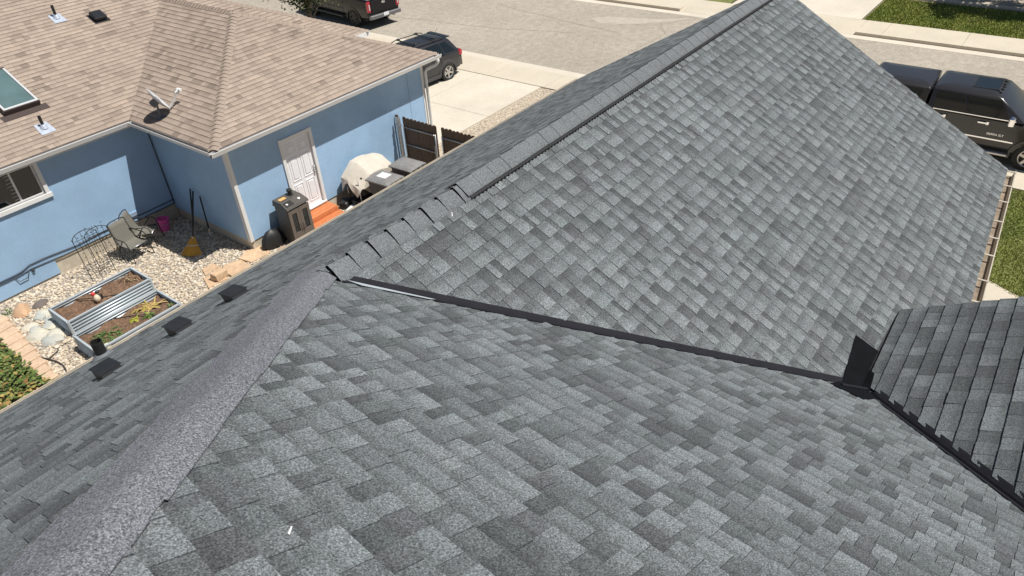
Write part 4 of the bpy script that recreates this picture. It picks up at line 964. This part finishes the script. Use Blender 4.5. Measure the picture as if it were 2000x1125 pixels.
# gates: pickets on a steel frame
def gate(label, y0, y1, h):
    t = thing('wooden_gate', label, 'gate', (13.62,(y0+y1)/2,0), 'dark picket gates')
    n = int(round((y1-y0)/.142)); w = (y1-y0)/n
    for k in range(n):
        y = y0+w*(k+.5); hh = h+rnd.uniform(-.012,.012); c = .035
        prof = [(-w/2+.004,.06),(w/2-.004,.06),(w/2-.004,hh-c),(w/2-c,hh),(-w/2+c,hh),(-w/2+.004,hh-c)]
        x = 13.64+rnd.uniform(-.004,.004); mb = MB(); mb.slab([(x-.009, y+p[0], p[1]) for p in prof][::-1], (-1,0,0), .018); obj('picket', mb, 'dark_wood', t)
    for z in (.30, .92, h-.30):
        mb = MB(); mb.tube([(13.60,y0+.03,z),(13.60,y1-.03,z)], .019, 8); obj('rail', mb, 'steel', t, smooth=True)
    for y in (y0+.04, y1-.04):
        mb = MB(); mb.tube([(13.595,y,.1),(13.595,y,h-.26)], .021, 8); obj('stile', mb, 'steel', t, smooth=True)
    return t
g1 = gate('dark wooden picket gate leaf on a steel frame next to the blue wall', 13.30, 14.62, 1.76)
mb = MB(); mb.tube([(13.56,13.36,.35),(13.56,13.36,1.15)], .014, 8); mb.box((13.56,13.36,.55),(.05,.06,.05)); obj('drop_bolt', mb, 'steel', g1)
gate('dark wooden picket gate leaf on a steel frame meeting the grey-roofed house', 11.60, 13.12, 1.76)
t = thing('gate_post', 'pair of steel pipe posts with a dark board at the blue wall', 'post', (13.6,14.8,0))
for y in (14.70, 14.80): 
    mb = MB(); mb.tube([(13.58,y,0),(13.58,y,1.72)], .03, 10); obj('post', mb, 'steel', t, smooth=40)
mb = MB(); mb.box((13.65,14.86,.9),(.02,.12,1.72)); obj('board', mb, 'dark_wood', t)
mb = MB(); mb.box((13.58,14.75,1.5),(.07,.18,.03)); obj('clamp', mb, 'steel', t)
# edging blocks, flagstones, boulders
def block(name, c, d, rz, m, label, cat, group=None, irr=.0):
    mb = MB(); mb.bbox((0,0,0), d, .012); 
    if irr: mb.v = [(x+rnd.uniform(-irr,irr), y+rnd.uniform(-irr,irr), z) for x, y, z in mb.v]
    o = obj(name, mb, m); o.location = c; o.rotation_euler = (0,0,rz); return tag(o, label, cat, group)
for k in range(10):
    t_ = k/9; block('edging_block', (2.90-.30*t_+rnd.uniform(-.02,.02), 17.45-2.95*t_, .06), (.38,.29,.14), rnd.uniform(-.06,.06)+.08, 'paver', 'tan concrete edging block between the gravel and the leafy bed', 'block', 'tan edging blocks', .006)
def flag(label, pts, z=.05):
    mb = MB(); mb.slab([(x+rnd.uniform(-.015,.015), y, z) for x, y in pts], (0,0,1), z+.02); tag(obj('flagstone', mb, 'flagstone', bevel=.012), label, 'flagstone')
flag('large orange-tan flagstone by the corner of the blue house', [(7.72,14.55),(8.30,14.50),(8.42,14.95),(8.0,15.12),(7.66,14.95)], .06)
flag('long tan flagstone between two other flagstones', [(7.08,14.45),(7.62,14.40),(7.66,14.86),(7.22,15.02),(7.05,14.8)], .07)
flag('pale cream flagstone nearest the raised beds', [(6.45,14.5),(6.98,14.46),(7.0,14.92),(6.62,15.0)], .06)
flag('small pinkish flagstone laid against the long tan one', [(6.72,15.06),(7.2,15.10),(7.15,15.38),(6.85,15.36)], .05)
block('stone_block', (6.86,14.62,.16), (.34,.24,.18), .15, 'flagstone', 'thick tan stone block resting on the pale cream flagstone', 'stone', None, .012)
def rock(c, r, col, label, group=None, name='boulder'):
    mb = MB(); bm = bmesh.new(); bmesh.ops.create_icosphere(bm, subdivisions=2, radius=1)
    sx, sy, sz = r*rnd.uniform(.85,1.2), r*rnd.uniform(.75,1.05), r*rnd.uniform(.45,.65); ph = [rnd.uniform(0,6) for _ in range(6)]
    vs = []
    for v in bm.verts:
        k = 1+.10*math.sin(v.co.x*3+ph[0])+.10*math.sin(v.co.y*3.5+ph[1])+.08*math.sin(v.co.z*4+ph[2]); vs.append((v.co.x*sx*k, v.co.y*sy*k, max(-.02, v.co.z*sz*k)))
    mb.add(vs, [tuple(v.index for v in f.verts) for f in bm.faces], tuple(col)); bm.free()
    o = obj(name, mb, 'stone', smooth=25); o.location = c; o.rotation_euler = (0,0,rnd.uniform(0,6)); return tag(o, label, 'rock', group)
rock((3.42,17.55,.03), .24, (.56,.36,.22), 'orange-tan boulder at the foot of the blue wall')
rock((3.80,17.45,.03), .19, (.16,.135,.12), 'dark grey-brown boulder beside the orange-tan boulder')
for k in range(26):
    rock((3.15+rnd.uniform(0,.62), 15.75+rnd.uniform(0,1.5), .02), rnd.uniform(.09,.19), rnd.choice([(.56,.54,.46),(.50,.49,.44),(.60,.55,.45),(.44,.45,.42)]), 'pale rounded boulder on the gravel between edging blocks and bare raised bed', 'pale boulders by the raised bed')
rock((3.78,14.05,.36), .10, (.66,.60,.45), 'cream stone in the corner of the planted raised bed')
rock((8.55,14.35,.03), .16, (.52,.33,.22), 'reddish tan boulder in front of the black sack'); rock((8.30,14.30,.03), .15, (.58,.52,.42), 'pale tan boulder between flagstone and smoker')
# ---------------------------------------------------------------- vehicles (x forward, y left, origin on the ground at mid length)
def cut_wells(o, wells):
    for (x, z, r, w) in wells:
        bm = bmesh.new(); bmesh.ops.create_cone(bm, cap_ends=True, segments=28, radius1=r, radius2=r, depth=.60, matrix=Matrix.Translation((x, w, z)) @ Matrix.Rotation(math.pi/2,4,'X'))
        me = bpy.data.meshes.new('cut'); bm.to_mesh(me); bm.free(); c = bpy.data.objects.new('cut', me); COL.objects.link(c)
        m = o.modifiers.new('b','BOOLEAN'); m.operation = 'DIFFERENCE'; m.solver = 'EXACT'; m.object = c
        bpy.context.view_layer.update(); dg = bpy.context.evaluated_depsgraph_get()
        new = bpy.data.meshes.new_from_object(o.evaluated_get(dg)); o.modifiers.clear(); old = o.data; o.data = new
        bpy.data.objects.remove(c); bpy.data.meshes.remove(me); bpy.data.meshes.remove(old)
def loft_body(st):
    mb = MB(); k = None; vs = []
    for (x, w, zb, zt, cr) in st:
        h = zt-zb
        half = [(0,zb),(w-.14,zb),(w-.04,zb+.06*h/.7),(w-.005,zb+.30*h),(w,zb+.55*h),(w-.012,zb+.72*h),(w-.03,zt-.05),(w-.09,zt),(w*.5,zt+cr*.8)]
        ring = half + [(0,zt+cr)] + [(-y,z) for y, z in reversed(half[1:])]
        k = len(ring); vs += [(x,y,z) for y, z in ring]
    n = len(st); fs = [(i*k+j, i*k+(j+1) % k, (i+1)*k+(j+1) % k, (i+1)*k+j) for i in range(n-1) for j in range(k)]
    fs += [tuple(range(k))[::-1], tuple(range((n-1)*k, n*k))]; fs = [f[::-1] for f in fs]
    mb.add(vs, fs); return mb
def house_(r0, r1, f0, f1, wb, wt, z0, z1, R=.10):
    """glasshouse frustum: rear / front x at belt (0) and roof (1)"""
    vs = []
    def ring(xr, xf, w, z, c):
        return [(xr+c,-w,z),(xf-c,-w,z),(xf-c*.3,-w+c*.35,z),(xf,-w+c*1.6,z),(xf+.02,0,z),(xf,w-c*1.6,z),(xf-c*.3,w-c*.35,z),(xf-c,w,z),(xr+c,w,z),(xr+c*.3,w-c*.35,z),(xr,w-c*1.6,z),(xr-.01,0,z),(xr,-w+c*1.6,z),(xr+c*.3,-w+c*.35,z)]
    def at(t): return r0+(r1-r0)*t, f0+(f1-f0)*t, wb+(wt-wb)*t, z0+(z1-z0)*t
    for t, ins in ((0,0),(.45,-.012),(.86,0)):
        a, b, w, z = at(t); vs += ring(a, b, w-ins, z, R)
    a, b, w, z = at(1.0)
    vs += ring(a+.03, b-.03, w-.05, z1-.03, R); vs += ring(a+.12, b-.12, w-.16, z1, R); vs += ring(a+.4, b-.4, w*.45, z1+.015, R)
    k = 14; fs = [(i*k+j, i*k+(j+1) % k, (i+1)*k+(j+1) % k, (i+1)*k+j) for i in range(5) for j in range(k)] + [tuple(range(5*k,6*k))]
    mb = MB(); mb.add(vs, fs)
    def side(s, x0b, x1b, x0t, x1t, t0, t1, off=.006):     # window on side s; x as fractions along the belt / roof line
        out = []
        for t in (t0, .45, t1):
            k = (t-t0)/(t1-t0); a, b, w, z = at(t); bulge = .012*(t/.45 if t < .45 else (.86-t)/.41)
            for f0_, f1_ in ((x0b,x0t),(x1b,x1t)): out.append((a+(b-a)*(f0_+(f1_-f0_)*k), s*(w+bulge+off), z))
        return out
    def end(front, t0, t1, m0, m1, off=.008):
        o = []
        for t, m in ((t0,m0),(t1,m1)):
            a, b, w, z = at(t); x = b+off if front else a-off
            row = [(x-(.06 if front else -.06)*(abs(q)**3), q*(w-m), z) for q in (-1,-.5,0,.5,1)]; o.append(row)
        return o
    return mb, side, end
def quad(mb, pts, n, t=.004):
    mb.slab(pts if True else pts, n, t)
def put_window(parent, pts, s, m='car_glass', name='window'):
    mb = MB()
    for q in ((0,1,3,2),(2,3,5,4)):
        P = [pts[i] for i in q]; mb.slab(P if s < 0 else P[::-1], (0,s,.15), .014)
    return obj(name, mb, m, parent)
def put_screen(parent, rows, front, name):
    mb = MB(); vs = rows[0]+rows[1]; mb.add(vs, [(i,i+1,5+i+1,5+i) for i in range(4)]); o = obj(name, mb, 'car_glass', parent, smooth=True)
    md = o.modifiers.new('s','SOLIDIFY'); md.thickness = .006; return o
def wheel(parent, c, s, r, w, spokes, rim='alloy', ri=.62):
    T = Matrix.Translation(c) @ Matrix.Rotation(-s*math.pi/2,4,'X')
    mb = MB(); mb.lathe([(r*ri,-w/2),(r*.94,-w/2),(r,-w*.36),(r,w*.36),(r*.94,w/2),(r*ri,w/2),(r*ri,w*.2),(r*ri*.98,-w*.3)], 32, T, caps=False); wo = obj('wheel', mb, 'tyre', parent, smooth=40)
    mb = MB(); mb.lathe([(r*ri,w*.5),(r*ri*.90,w*.46),(r*ri*.88,w*.1)], 32, T, caps=False); mb.lathe([(r*.13,w*.20),(r*.13,w*.44),(r*.09,w*.47)], 16, T); obj('rim', mb, rim, wo, smooth=40)
    mb = MB(); mb.lathe([(r*ri*.9,w*.08),(r*ri*.9,w*.10)], 24, T); obj('brake_shadow', mb, 'trim_dark', wo)
    for k in range(spokes):
        a = 2*math.pi*k/spokes+.3; d = V3(math.cos(a),math.sin(a),0); p = V3(-d.y,d.x,0); mb = MB(); r0, r1 = r*.08, r*ri*.93
        vs = [d*r0-p*r*.10+V3(0,0,w*.42), d*r0+p*r*.10+V3(0,0,w*.42), d*r1+p*r*.085+V3(0,0,w*.44), d*r1-p*r*.085+V3(0,0,w*.44)]
        vs = [T @ q for q in vs] + [T @ (q-V3(0,0,w*.14)) for q in vs]; mb.add(vs, [(0,1,2,3),(0,4,5,1),(1,5,6,2),(2,6,7,3),(3,7,4,0)]); obj('spoke', mb, rim, wo)
    return wo
def arch(parent, x, s, w, z, r, m, wd=.055, name='wheel_arch'):
    mb = MB(); K = 16; vs = []
    for k in range(K+1):
        a = -.15+(math.pi+.3)*k/K
        for rr, yy in ((r-.01,w-.06),(r-.01,w+.022),(r+wd,w+.016),(r+wd+.02,w-.02)): vs.append((x+rr*math.cos(a), s*yy, z+rr*math.sin(a)))
    mb.add(vs, [(i*4+j, i*4+j+1, i*4+5+j, i*4+4+j) for i in range(K) for j in range(3)]); return obj(name, mb, m, parent, smooth=40)
def strip(parent, name, x0, x1, s, w, z, h, m, t=.012):
    mb = MB(); mb.bbox(((x0+x1)/2, s*(w+t/2), z), (x1-x0, t, h), .004); return obj(name, mb, m, parent)
def door_line(parent, x, s, w, z0, z1, lean=0):
    mb = MB(); mb.bar((x,s*(w+.0015),z0),(x+lean,s*(w-.006),z1),.010,.004,up=(1,0,0)); return obj('door_gap', mb, 'trim_dark', parent)

# --- dark brown-black pickup with a canopy, parked on the street
def pickup(name, label, loc, rz, paint, canopy, chrome):
    t = thing(name, label, 'pickup truck', loc, None, True, rz); W = .985
    st = [(-2.93,.90,.52,1.28,.0),(-2.86,.96,.46,1.32,.0),(-2.4,W,.42,1.335,.0),(-1.05,W,.40,1.34,.0),(-.2,W,.40,1.335,.0),(.9,W,.40,1.32,.0),(1.35,W,.40,1.29,.03),(2.0,.975,.42,1.25,.06),(2.6,.95,.46,1.20,.06),(2.85,.88,.50,1.10,.05),(2.93,.78,.54,1.0,.03)]
    mb = loft_body(st); b = obj('body', mb, paint, t, smooth=32)
    cut_wells(b, [(x,.40,.47,s*.92) for x in (-1.75,1.78) for s in (-1,1)])
    cab, side, end = house_(-1.03,-1.0,1.42,.62,.965,.80,1.32,1.93,.055)
    g = obj('cab', cab, paint, t, smooth=35)
    for s in (-1, 1):
        put_window(g, side(s,.07,.425,.07,.455,.06,.80), s); put_window(g, side(s,.455,.86,.495,.965,.06,.80), s)
        strip(b,'belt_moulding',-.86,1.20,s,.972,1.345,.026,'chrome' if chrome else 'trim_dark')
        for x in (-.80, .28):
            mb = MB(); mb.bbox((x+.16,s*(W+.028),1.19),(.24,.026,.045),.008); mb.bbox((x+.28,s*(W+.020),1.19),(.07,.02,.09),.008); obj('door_handle', mb, 'chrome' if chrome else 'black_plastic', b)
        for x in (-1.0,.22): door_line(b,x,s,W,.48,1.32)
        door_line(b,1.28,s,W-.004,.55,1.28)
        strip(b,'side_moulding',-.95,1.30,s,W,.76,.04,'chrome' if chrome else 'trim_dark')
        mb = MB(); mb.bbox((.12,s*1.03,.42),(2.3,.16,.06),.02); obj('running_board', mb, 'alloy' if chrome else 'trim_dark', t)
        mb = MB(); mb.bbox((1.10,s*1.14,1.40),(.15,.20,.22),.03); mb.bar((1.12,s*.95,1.36),(1.12,s*1.06,1.38),.05,.05); mr = obj('mirror', mb, 'chrome' if chrome else 'black_plastic', t)
        for x in (-1.75,1.78):
            wheel(t,(x,s*.86,.405),s,.405,.27,5 if chrome else 6,'alloy' if chrome else 'trim_dark'); arch(b,x,s,W,.40,.475,paint)
        mb = MB(); mb.bbox((-2.90,s*.86,1.04),(.12,.20,.48),.03); tl = obj('tail_light', mb, 'red_lens', t)
        mb = MB(); mb.bbox((-2.965,s*.85,1.02),(.02,.06,.26),.006); obj('reverse_lens', mb, 'dish_grey', tl)
        mb = MB(); mb.bbox((2.80,s*.74,.86),(.16,.28,.18),.04); obj('headlight', mb, 'skylight_pane', t)
    put_screen(g, end(True,.06,.84,.06,.04), True, 'windscreen'); put_screen(g, end(False,.12,.80,.12,.10), False, 'rear_window')
    mb = MB(); mb.bbox((-3.0,0,.56),(.16,1.86,.17),.03); bp = obj('rear_bumper', mb, 'bumper_grey' if not chrome else 'chrome', t)
    mb = MB(); mb.bbox((-3.085,0,.60),(.012,.31,.155),.004); obj('number_plate', mb, 'plate_white', bp)
    mb = MB(); mb.bbox((3.0,0,.55),(.16,1.84,.2),.04); obj('front_bumper', mb, 'chrome' if chrome else 'trim_dark', t)
    mb = MB(); mb.bbox((2.92,0,.80),(.06,1.1,.30),.03); obj('grille', mb, 'trim_dark', t)
    mb = MB(); mb.box((0,0,.36),(4.9,1.5,.12)); obj('chassis', mb, 'black_plastic', t)
    if canopy:
        cn, s2, e2 = house_(-2.88,-2.78,-1.075,-1.07,.96,.80,1.335,1.90,.05); c = obj('canopy', cn, paint, t, smooth=35)
        for s in (-1, 1): 
            put_window(c, s2(s,.10,.90,.13,.90,.16,.78), s)
            mb = MB(); mb.bar((-1.50,s*.935,1.52),(-1.38,s*.905,1.64),.014,.008,up=(0,1,0)); obj('window_latch', mb, 'dish_grey', c)
        put_screen(c, e2(False,.12,.85,.1,.08), False, 'rear_window')
        mb = MB(); mb.bbox((.22,0,1.945),(.60,.86,.012),.004); sr = obj('sunroof', mb, 'car_glass', g)
        mb = MB()
        for q in ((.22,.45,.66,.03),(.22,-.45,.66,.03)): mb.box((q[0],q[1],1.944),(q[2],q[3],.014))
        for q in (-.10,.54): mb.box((q,0,1.944),(.03,.87,.014))
        obj('sunroof_frame', mb, 'trim_dark', g)
        for k, y in enumerate((-.5,-.2,.0,.2,.5)):
            mb = MB(); mb.bbox((.62-abs(y)*.05,y,1.925),(.08,.07,.03),.008); obj('cab_lamp', mb, 'trim_dark', g)
        mb = MB(); mb.bbox((-1.06,-.70,1.80),(.05,.04,.10),.006); obj('brake_lamp', mb, 'black_plastic', g)
    else:
        mb = MB(); mb.bbox((-1.98,0,1.345),(1.82,1.74,.03),.01); obj('bed_cover', mb, 'bin_lid', t)
        mb = MB(); mb.bbox((-2.945,0,1.02),(.03,1.46,.54),.02); tg = obj('tailgate', mb, paint, t)
        mb = MB(); K = 20; mb.lathe([(.0,0),(.11,.0),(.115,.006),(.10,.010),(.0,.010)], K, Matrix.Translation((-2.965,0,1.12)) @ Matrix.Rotation(-math.pi/2,4,'Y') @ Matrix.Diagonal((.45,1,1,1)), caps=False); obj('oval_badge', mb, 'alloy', tg, smooth=True)
        mb = MB(); mb.box((-2.963,-.56,1.18),(.006,.16,.022)); obj('trim_badge', mb, 'alloy', tg)
        mb = MB(); mb.tube([(-3.0,-.55,.42),(-2.7,-.55,.42)], .04, 10); obj('exhaust_tip', mb, 'alloy', t, smooth=40)
    return t
tr = pickup('pickup_truck', 'dark pickup with a matching canopy, chrome handles and sunroof, parked beyond the grey roof', (23.56,1.42,0), -math.pi/2, 'truck_paint', True, True)
# raised lettering on its front door
cu = bpy.data.curves.new('badge', 'FONT'); cu.body = 'SIERRA SLT'; cu.size = .085; cu.extrude = .003
tmp = bpy.data.objects.new('tmp', cu); COL.objects.link(tmp); bpy.context.view_layer.update()
me = bpy.data.meshes.new_from_object(tmp.evaluated_get(bpy.context.evaluated_depsgraph_get())); bpy.data.objects.remove(tmp)
me.materials.clear(); me.materials.append(MAT['chrome'])
lt = bpy.data.objects.new('badge_lettering', me); COL.objects.link(lt); lt.parent = tr; lt.matrix_local = Matrix.Translation((.62,-.998,.88)) @ Matrix.Rotation(math.pi/2,4,'X')
pickup('pickup_truck', 'black pickup with red tail lights and a white plate, parked beyond the blue house', (24.86,29.38,0), math.pi/2-.11, 'black_paint', False, False)

# --- charcoal small SUV on the drive
t = thing('parked_suv', 'charcoal compact SUV with roof bars on the concrete drive by the blue house', 'suv', (19.02,19.72,0), None, True, math.pi-.10)
W = .89
st = [(-2.20,.70,.46,.92,.0),(-2.14,.82,.38,1.02,.0),(-1.95,.87,.32,1.06,.0),(-1.3,W,.27,1.04,.0),(-.2,W,.26,1.00,.0),(.8,W,.26,.98,.02),(1.25,.88,.28,.96,.05),(1.8,.85,.30,.90,.06),(2.1,.76,.34,.80,.05),(2.22,.62,.40,.70,.03)]
mb = loft_body(st); b = obj('body', mb, 'suv_paint', t, smooth=32)
cut_wells(b, [(x,.345,.40,s*.84) for x in (-1.32,1.32) for s in (-1,1)])
cab, side, end = house_(-2.05,-1.66,1.22,.25,.86,.62,1.00,1.56)
g = obj('cabin', cab, 'suv_paint', t, smooth=35)
for s in (-1, 1):
    put_window(g, side(s,.06,.225,.13,.265,.12,.80), s); put_window(g, side(s,.245,.54,.285,.60,.05,.82), s); put_window(g, side(s,.555,.93,.618,.97,.05,.82), s)
    mb = MB(); mb.tube([(-1.45,s*.60,1.55),(-1.30,s*.61,1.60),(-.1,s*.615,1.62),(.12,s*.61,1.57)], .018, 8); obj('roof_rail', mb, 'trim_dark', g, smooth=True)
    for x in (-.75,-.28): 
        mb = MB(); mb.bbox((x+.12,s*(W+.02),.93),(.18,.022,.035),.006); obj('door_handle', mb, 'suv_paint', b)
    for x in (-1.0,-.12): door_line(b,x,s,W,.40,1.0)
    door_line(b,.98,s,W-.004,.44,.96)
    strip(b,'sill_cladding',-.90,.92,s,W-.02,.31,.14,'cladding',.03)
    for x in (-1.32,1.32):
        wheel(t,(x,s*.79,.345),s,.345,.225,5,'alloy',.68); arch(b,x,s,W-.01,.345,.395,'cladding',.06)
    mb = MB(); mb.bbox((-2.07,s*.77,.93),(.22,.20,.20),.05); obj('tail_light', mb, 'red_lens', t)
    mb = MB(); mb.bbox((.86,s*1.0,1.08),(.12,.20,.15),.03); obj('mirror', mb, 'suv_paint', t)
    mb = MB(); mb.bbox((1.98,s*.66,.72),(.26,.26,.13),.04); obj('headlight', mb, 'skylight_pane', t)
put_screen(g, end(True,.06,.84,.06,.04), True, 'windscreen'); put_screen(g, end(False,.14,.82,.10,.08), False, 'rear_window')
for x in (-1.05, -.15):
    mb = MB(); mb.bbox((x,0,1.625),(.06,1.26,.025),.008); cb = obj('crossbar', mb, 'trim_dark', g)
    for y in (-.5,.5):
        mb = MB(); mb.bbox((x,y,1.66),(.14,.09,.06),.02); obj('bar_clamp', mb, 'black_plastic', cb)
mb = MB(); mb.tube([(-1.55,0,1.57),(-1.72,0,1.76)], .006, 6); obj('antenna', mb, 'black_plastic', g)
mb = MB(); mb.bbox((-1.74,0,1.535),(.22,1.10,.03),.01); obj('spoiler', mb, 'suv_paint', g)
mb = MB(); mb.bbox((-2.20,0,.50),(.12,1.5,.24),.05); obj('rear_bumper', mb, 'cladding', t)
mb = MB(); mb.box((0,0,.28),(3.6,1.3,.1)); obj('chassis', mb, 'black_plastic', t)
# ---------------------------------------------------------------- gravel, ground cover, grass
def tiny(mb, c, r, col):
    t = (1+5**.5)/2; s = r/1.9; q = Matrix.Rotation(rnd.uniform(0,6.28),3,'Z') @ Matrix.Rotation(rnd.uniform(-.5,.5),3,'X'); f = (rnd.uniform(.8,1.25), rnd.uniform(.7,1.0), rnd.uniform(.45,.7))
    vs = [(-1,t,0),(1,t,0),(-1,-t,0),(1,-t,0),(0,-1,t),(0,1,t),(0,-1,-t),(0,1,-t),(t,0,-1),(t,0,1),(-t,0,-1),(-t,0,1)]
    vs = [Vector(c) + q @ Vector((x*s*f[0]*rnd.uniform(.85,1.15), y*s*f[1]*rnd.uniform(.85,1.15), z*s*f[2])) for x, y, z in vs]
    mb.add(vs, [(0,11,5),(0,5,1),(0,1,7),(0,7,10),(0,10,11),(1,5,9),(5,11,4),(11,10,2),(10,7,6),(7,1,8),(3,9,4),(3,4,2),(3,2,6),(3,6,8),(3,8,9),(4,9,5),(2,4,11),(6,2,10),(8,6,7),(9,8,1)], col)
SCOL = [(.62,.53,.41),(.56,.47,.36),(.66,.58,.46),(.50,.42,.33),(.44,.37,.30),(.60,.50,.37),(.36,.32,.28),(.68,.61,.51)]
mb = MB(); x = 2.62
def blocked(x, y):
    return (3.66 < x < 5.66 and 15.48 < y < 16.38) or (3.5 < x < 5.5 and 13.96 < y < 14.92) or (x > 8.1 and y > 14.95)
while x < 13.6:
    y = 13.2
    while y < 18.34:
        st = .062 if x < 8.6 else .085
        px_, py_ = x+rnd.uniform(-.03,.03), y+rnd.uniform(-.03,.03)
        if not blocked(px_, py_) and px_ > 2.9-(17.4-py_)*.1: tiny(mb, (px_, py_, rnd.uniform(.0,.022)), rnd.uniform(.026,.052), rnd.choice(SCOL))
        y += st
    x += .062 if x < 8.6 else .085
tag(obj('gravel', mb, 'stone'), 'tan and cream river gravel covering the side yard', 'gravel', kind='stuff')
mb = MB()
for _ in range(5200): tiny(mb, (rnd.uniform(13.75,21.3), rnd.uniform(14.38,15.07), .012), rnd.uniform(.018,.034), rnd.choice(SCOL[:6]))
tag(obj('gravel', mb, 'stone'), 'narrow strip of tan pea gravel between the two driveways', 'gravel', kind='stuff')
# leafy ground cover, going yellow
mb = MB(); LG = [(.10,.15,.035),(.14,.19,.05),(.075,.12,.03),(.20,.22,.07)]; LY = [(.42,.30,.10),(.36,.22,.08),(.30,.24,.07),(.48,.36,.15),(.24,.13,.05)]
for _ in range(6500):
    x, y = rnd.uniform(.6,2.58), rnd.uniform(13.0,17.6); f = .5+.5*math.sin(x*2.2+1.3*math.sin(y*1.7))
    yl = max(.12, min(.92, (14.9-y)*.55+f*.5)); col = rnd.choice(LY if rnd.random() < yl else LG); a = rnd.uniform(0,6.28); L = rnd.uniform(.06,.13); z = rnd.uniform(.02,.22)+.07*f
    d = V3(math.cos(a), math.sin(a), rnd.uniform(-.3,.5)); s = V3(-d.y, d.x, rnd.uniform(-.4,.4)); p = V3(x,y,z)
    mb.add([p, p+d*L*.5+s*L*.36, p+d*L, p+d*L*.5-s*L*.36], [(0,1,2),(0,2,3)], col)
tag(obj('ground_cover', mb, 'leaf'), 'green and yellowing leafy ground cover beyond the edging blocks', 'ground cover', kind='stuff')
sheet('planting_bed', rect(-3, 2.66, 9, 18.3), .012, 'soil')
# grass blades on the lawns
def grass(label, n, inside, x0, x1, y0, y1, h, w, z):
    mb = MB(); GC = [(.27,.34,.07),(.34,.39,.085),(.41,.42,.11),(.22,.28,.06),(.52,.47,.17)]
    k = 0
    while k < n:
        x, y = rnd.uniform(x0,x1), rnd.uniform(y0,y1)
        if not inside(x, y): continue
        k += 1; f = .5+.25*math.sin(x*1.9+2*math.sin(y*.9))+.25*math.sin(y*2.7+x); a = rnd.uniform(0,6.28); hh = h*rnd.uniform(.5,1.1)
        c = GC[min(4, int(max(0, f*3.2+rnd.uniform(-.8,1.3))))]
        dx, dy = math.cos(a)*w, math.sin(a)*w; lx, ly = rnd.uniform(-.6,.6)*hh, rnd.uniform(-.6,.6)*hh
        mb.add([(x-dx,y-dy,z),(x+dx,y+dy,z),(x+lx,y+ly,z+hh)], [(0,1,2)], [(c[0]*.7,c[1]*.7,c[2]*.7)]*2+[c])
    tag(obj('grass', mb, 'leaf'), label, 'grass', kind='stuff')
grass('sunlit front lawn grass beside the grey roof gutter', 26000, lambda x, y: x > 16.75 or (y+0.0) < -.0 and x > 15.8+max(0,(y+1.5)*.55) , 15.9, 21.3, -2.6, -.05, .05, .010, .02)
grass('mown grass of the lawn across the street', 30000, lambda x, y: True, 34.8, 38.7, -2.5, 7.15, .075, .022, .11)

# ---------------------------------------------------------------- trees (crowns mostly above the picture)
def tree(label, base, h, r, crown_c, n, leaf=.10):
    t = thing('tree', label, 'tree', base, 'street trees'); b = Vector(base)
    mb = MB(); mb.tube([b, b+V3(.05,.03,h*.3), b+V3(0,.1,h*.6), b+V3(.05,0,h*.95)], [.14,.11,.08,.03], 8)
    for k in range(9):
        a = k*2.4; p = b+V3(.02,.04,h*(.35+.05*k)); mb.tube([p, p+V3(math.cos(a)*r*.4, math.sin(a)*r*.4, h*.10), p+V3(math.cos(a)*r*.8, math.sin(a)*r*.8, h*.13)], [.05,.03,.012], 6)
    obj('trunk', mb, 'bark', t, smooth=40)
    clumps = []
    for _ in range(70):
        a, el, q = rnd.uniform(0,6.28), rnd.uniform(-1,1), rnd.uniform(.3,1)**.6
        clumps.append(Vector(crown_c)+V3(math.cos(a)*math.sqrt(1-el*el)*r*q, math.sin(a)*math.sqrt(1-el*el)*r*q, el*r*.85*q))
    mb = MB(); C = [(.055,.085,.02),(.08,.11,.03),(.04,.065,.016),(.10,.13,.035)]
    for _ in range(n):
        c = rnd.choice(clumps); p = c+V3(rnd.gauss(0,.24), rnd.gauss(0,.24), rnd.gauss(0,.2)); a = rnd.uniform(0,6.28)
        d = V3(math.cos(a), math.sin(a), rnd.uniform(-.8,.5)); s = V3(-d.y, d.x, rnd.uniform(-.5,.5)); L = leaf*rnd.uniform(.7,1.3)
        mb.add([p, p+d*L*.5+s*L*.33, p+d*L, p+d*L*.5-s*L*.33], [(0,1,2),(0,2,3)], rnd.choice(C))
    obj('crown', mb, 'leaf', t)
tree('leafy street tree overhanging the black pickup by the kerb', (18.9,24.8,0), 5.2, 1.35, (18.6,24.3,3.75), 9000)
tree('leafy tree shading the lawn across the street', (40.4,.6,.1), 7.5, 3.0, (40.2,.4,4.9), 12000, .16)
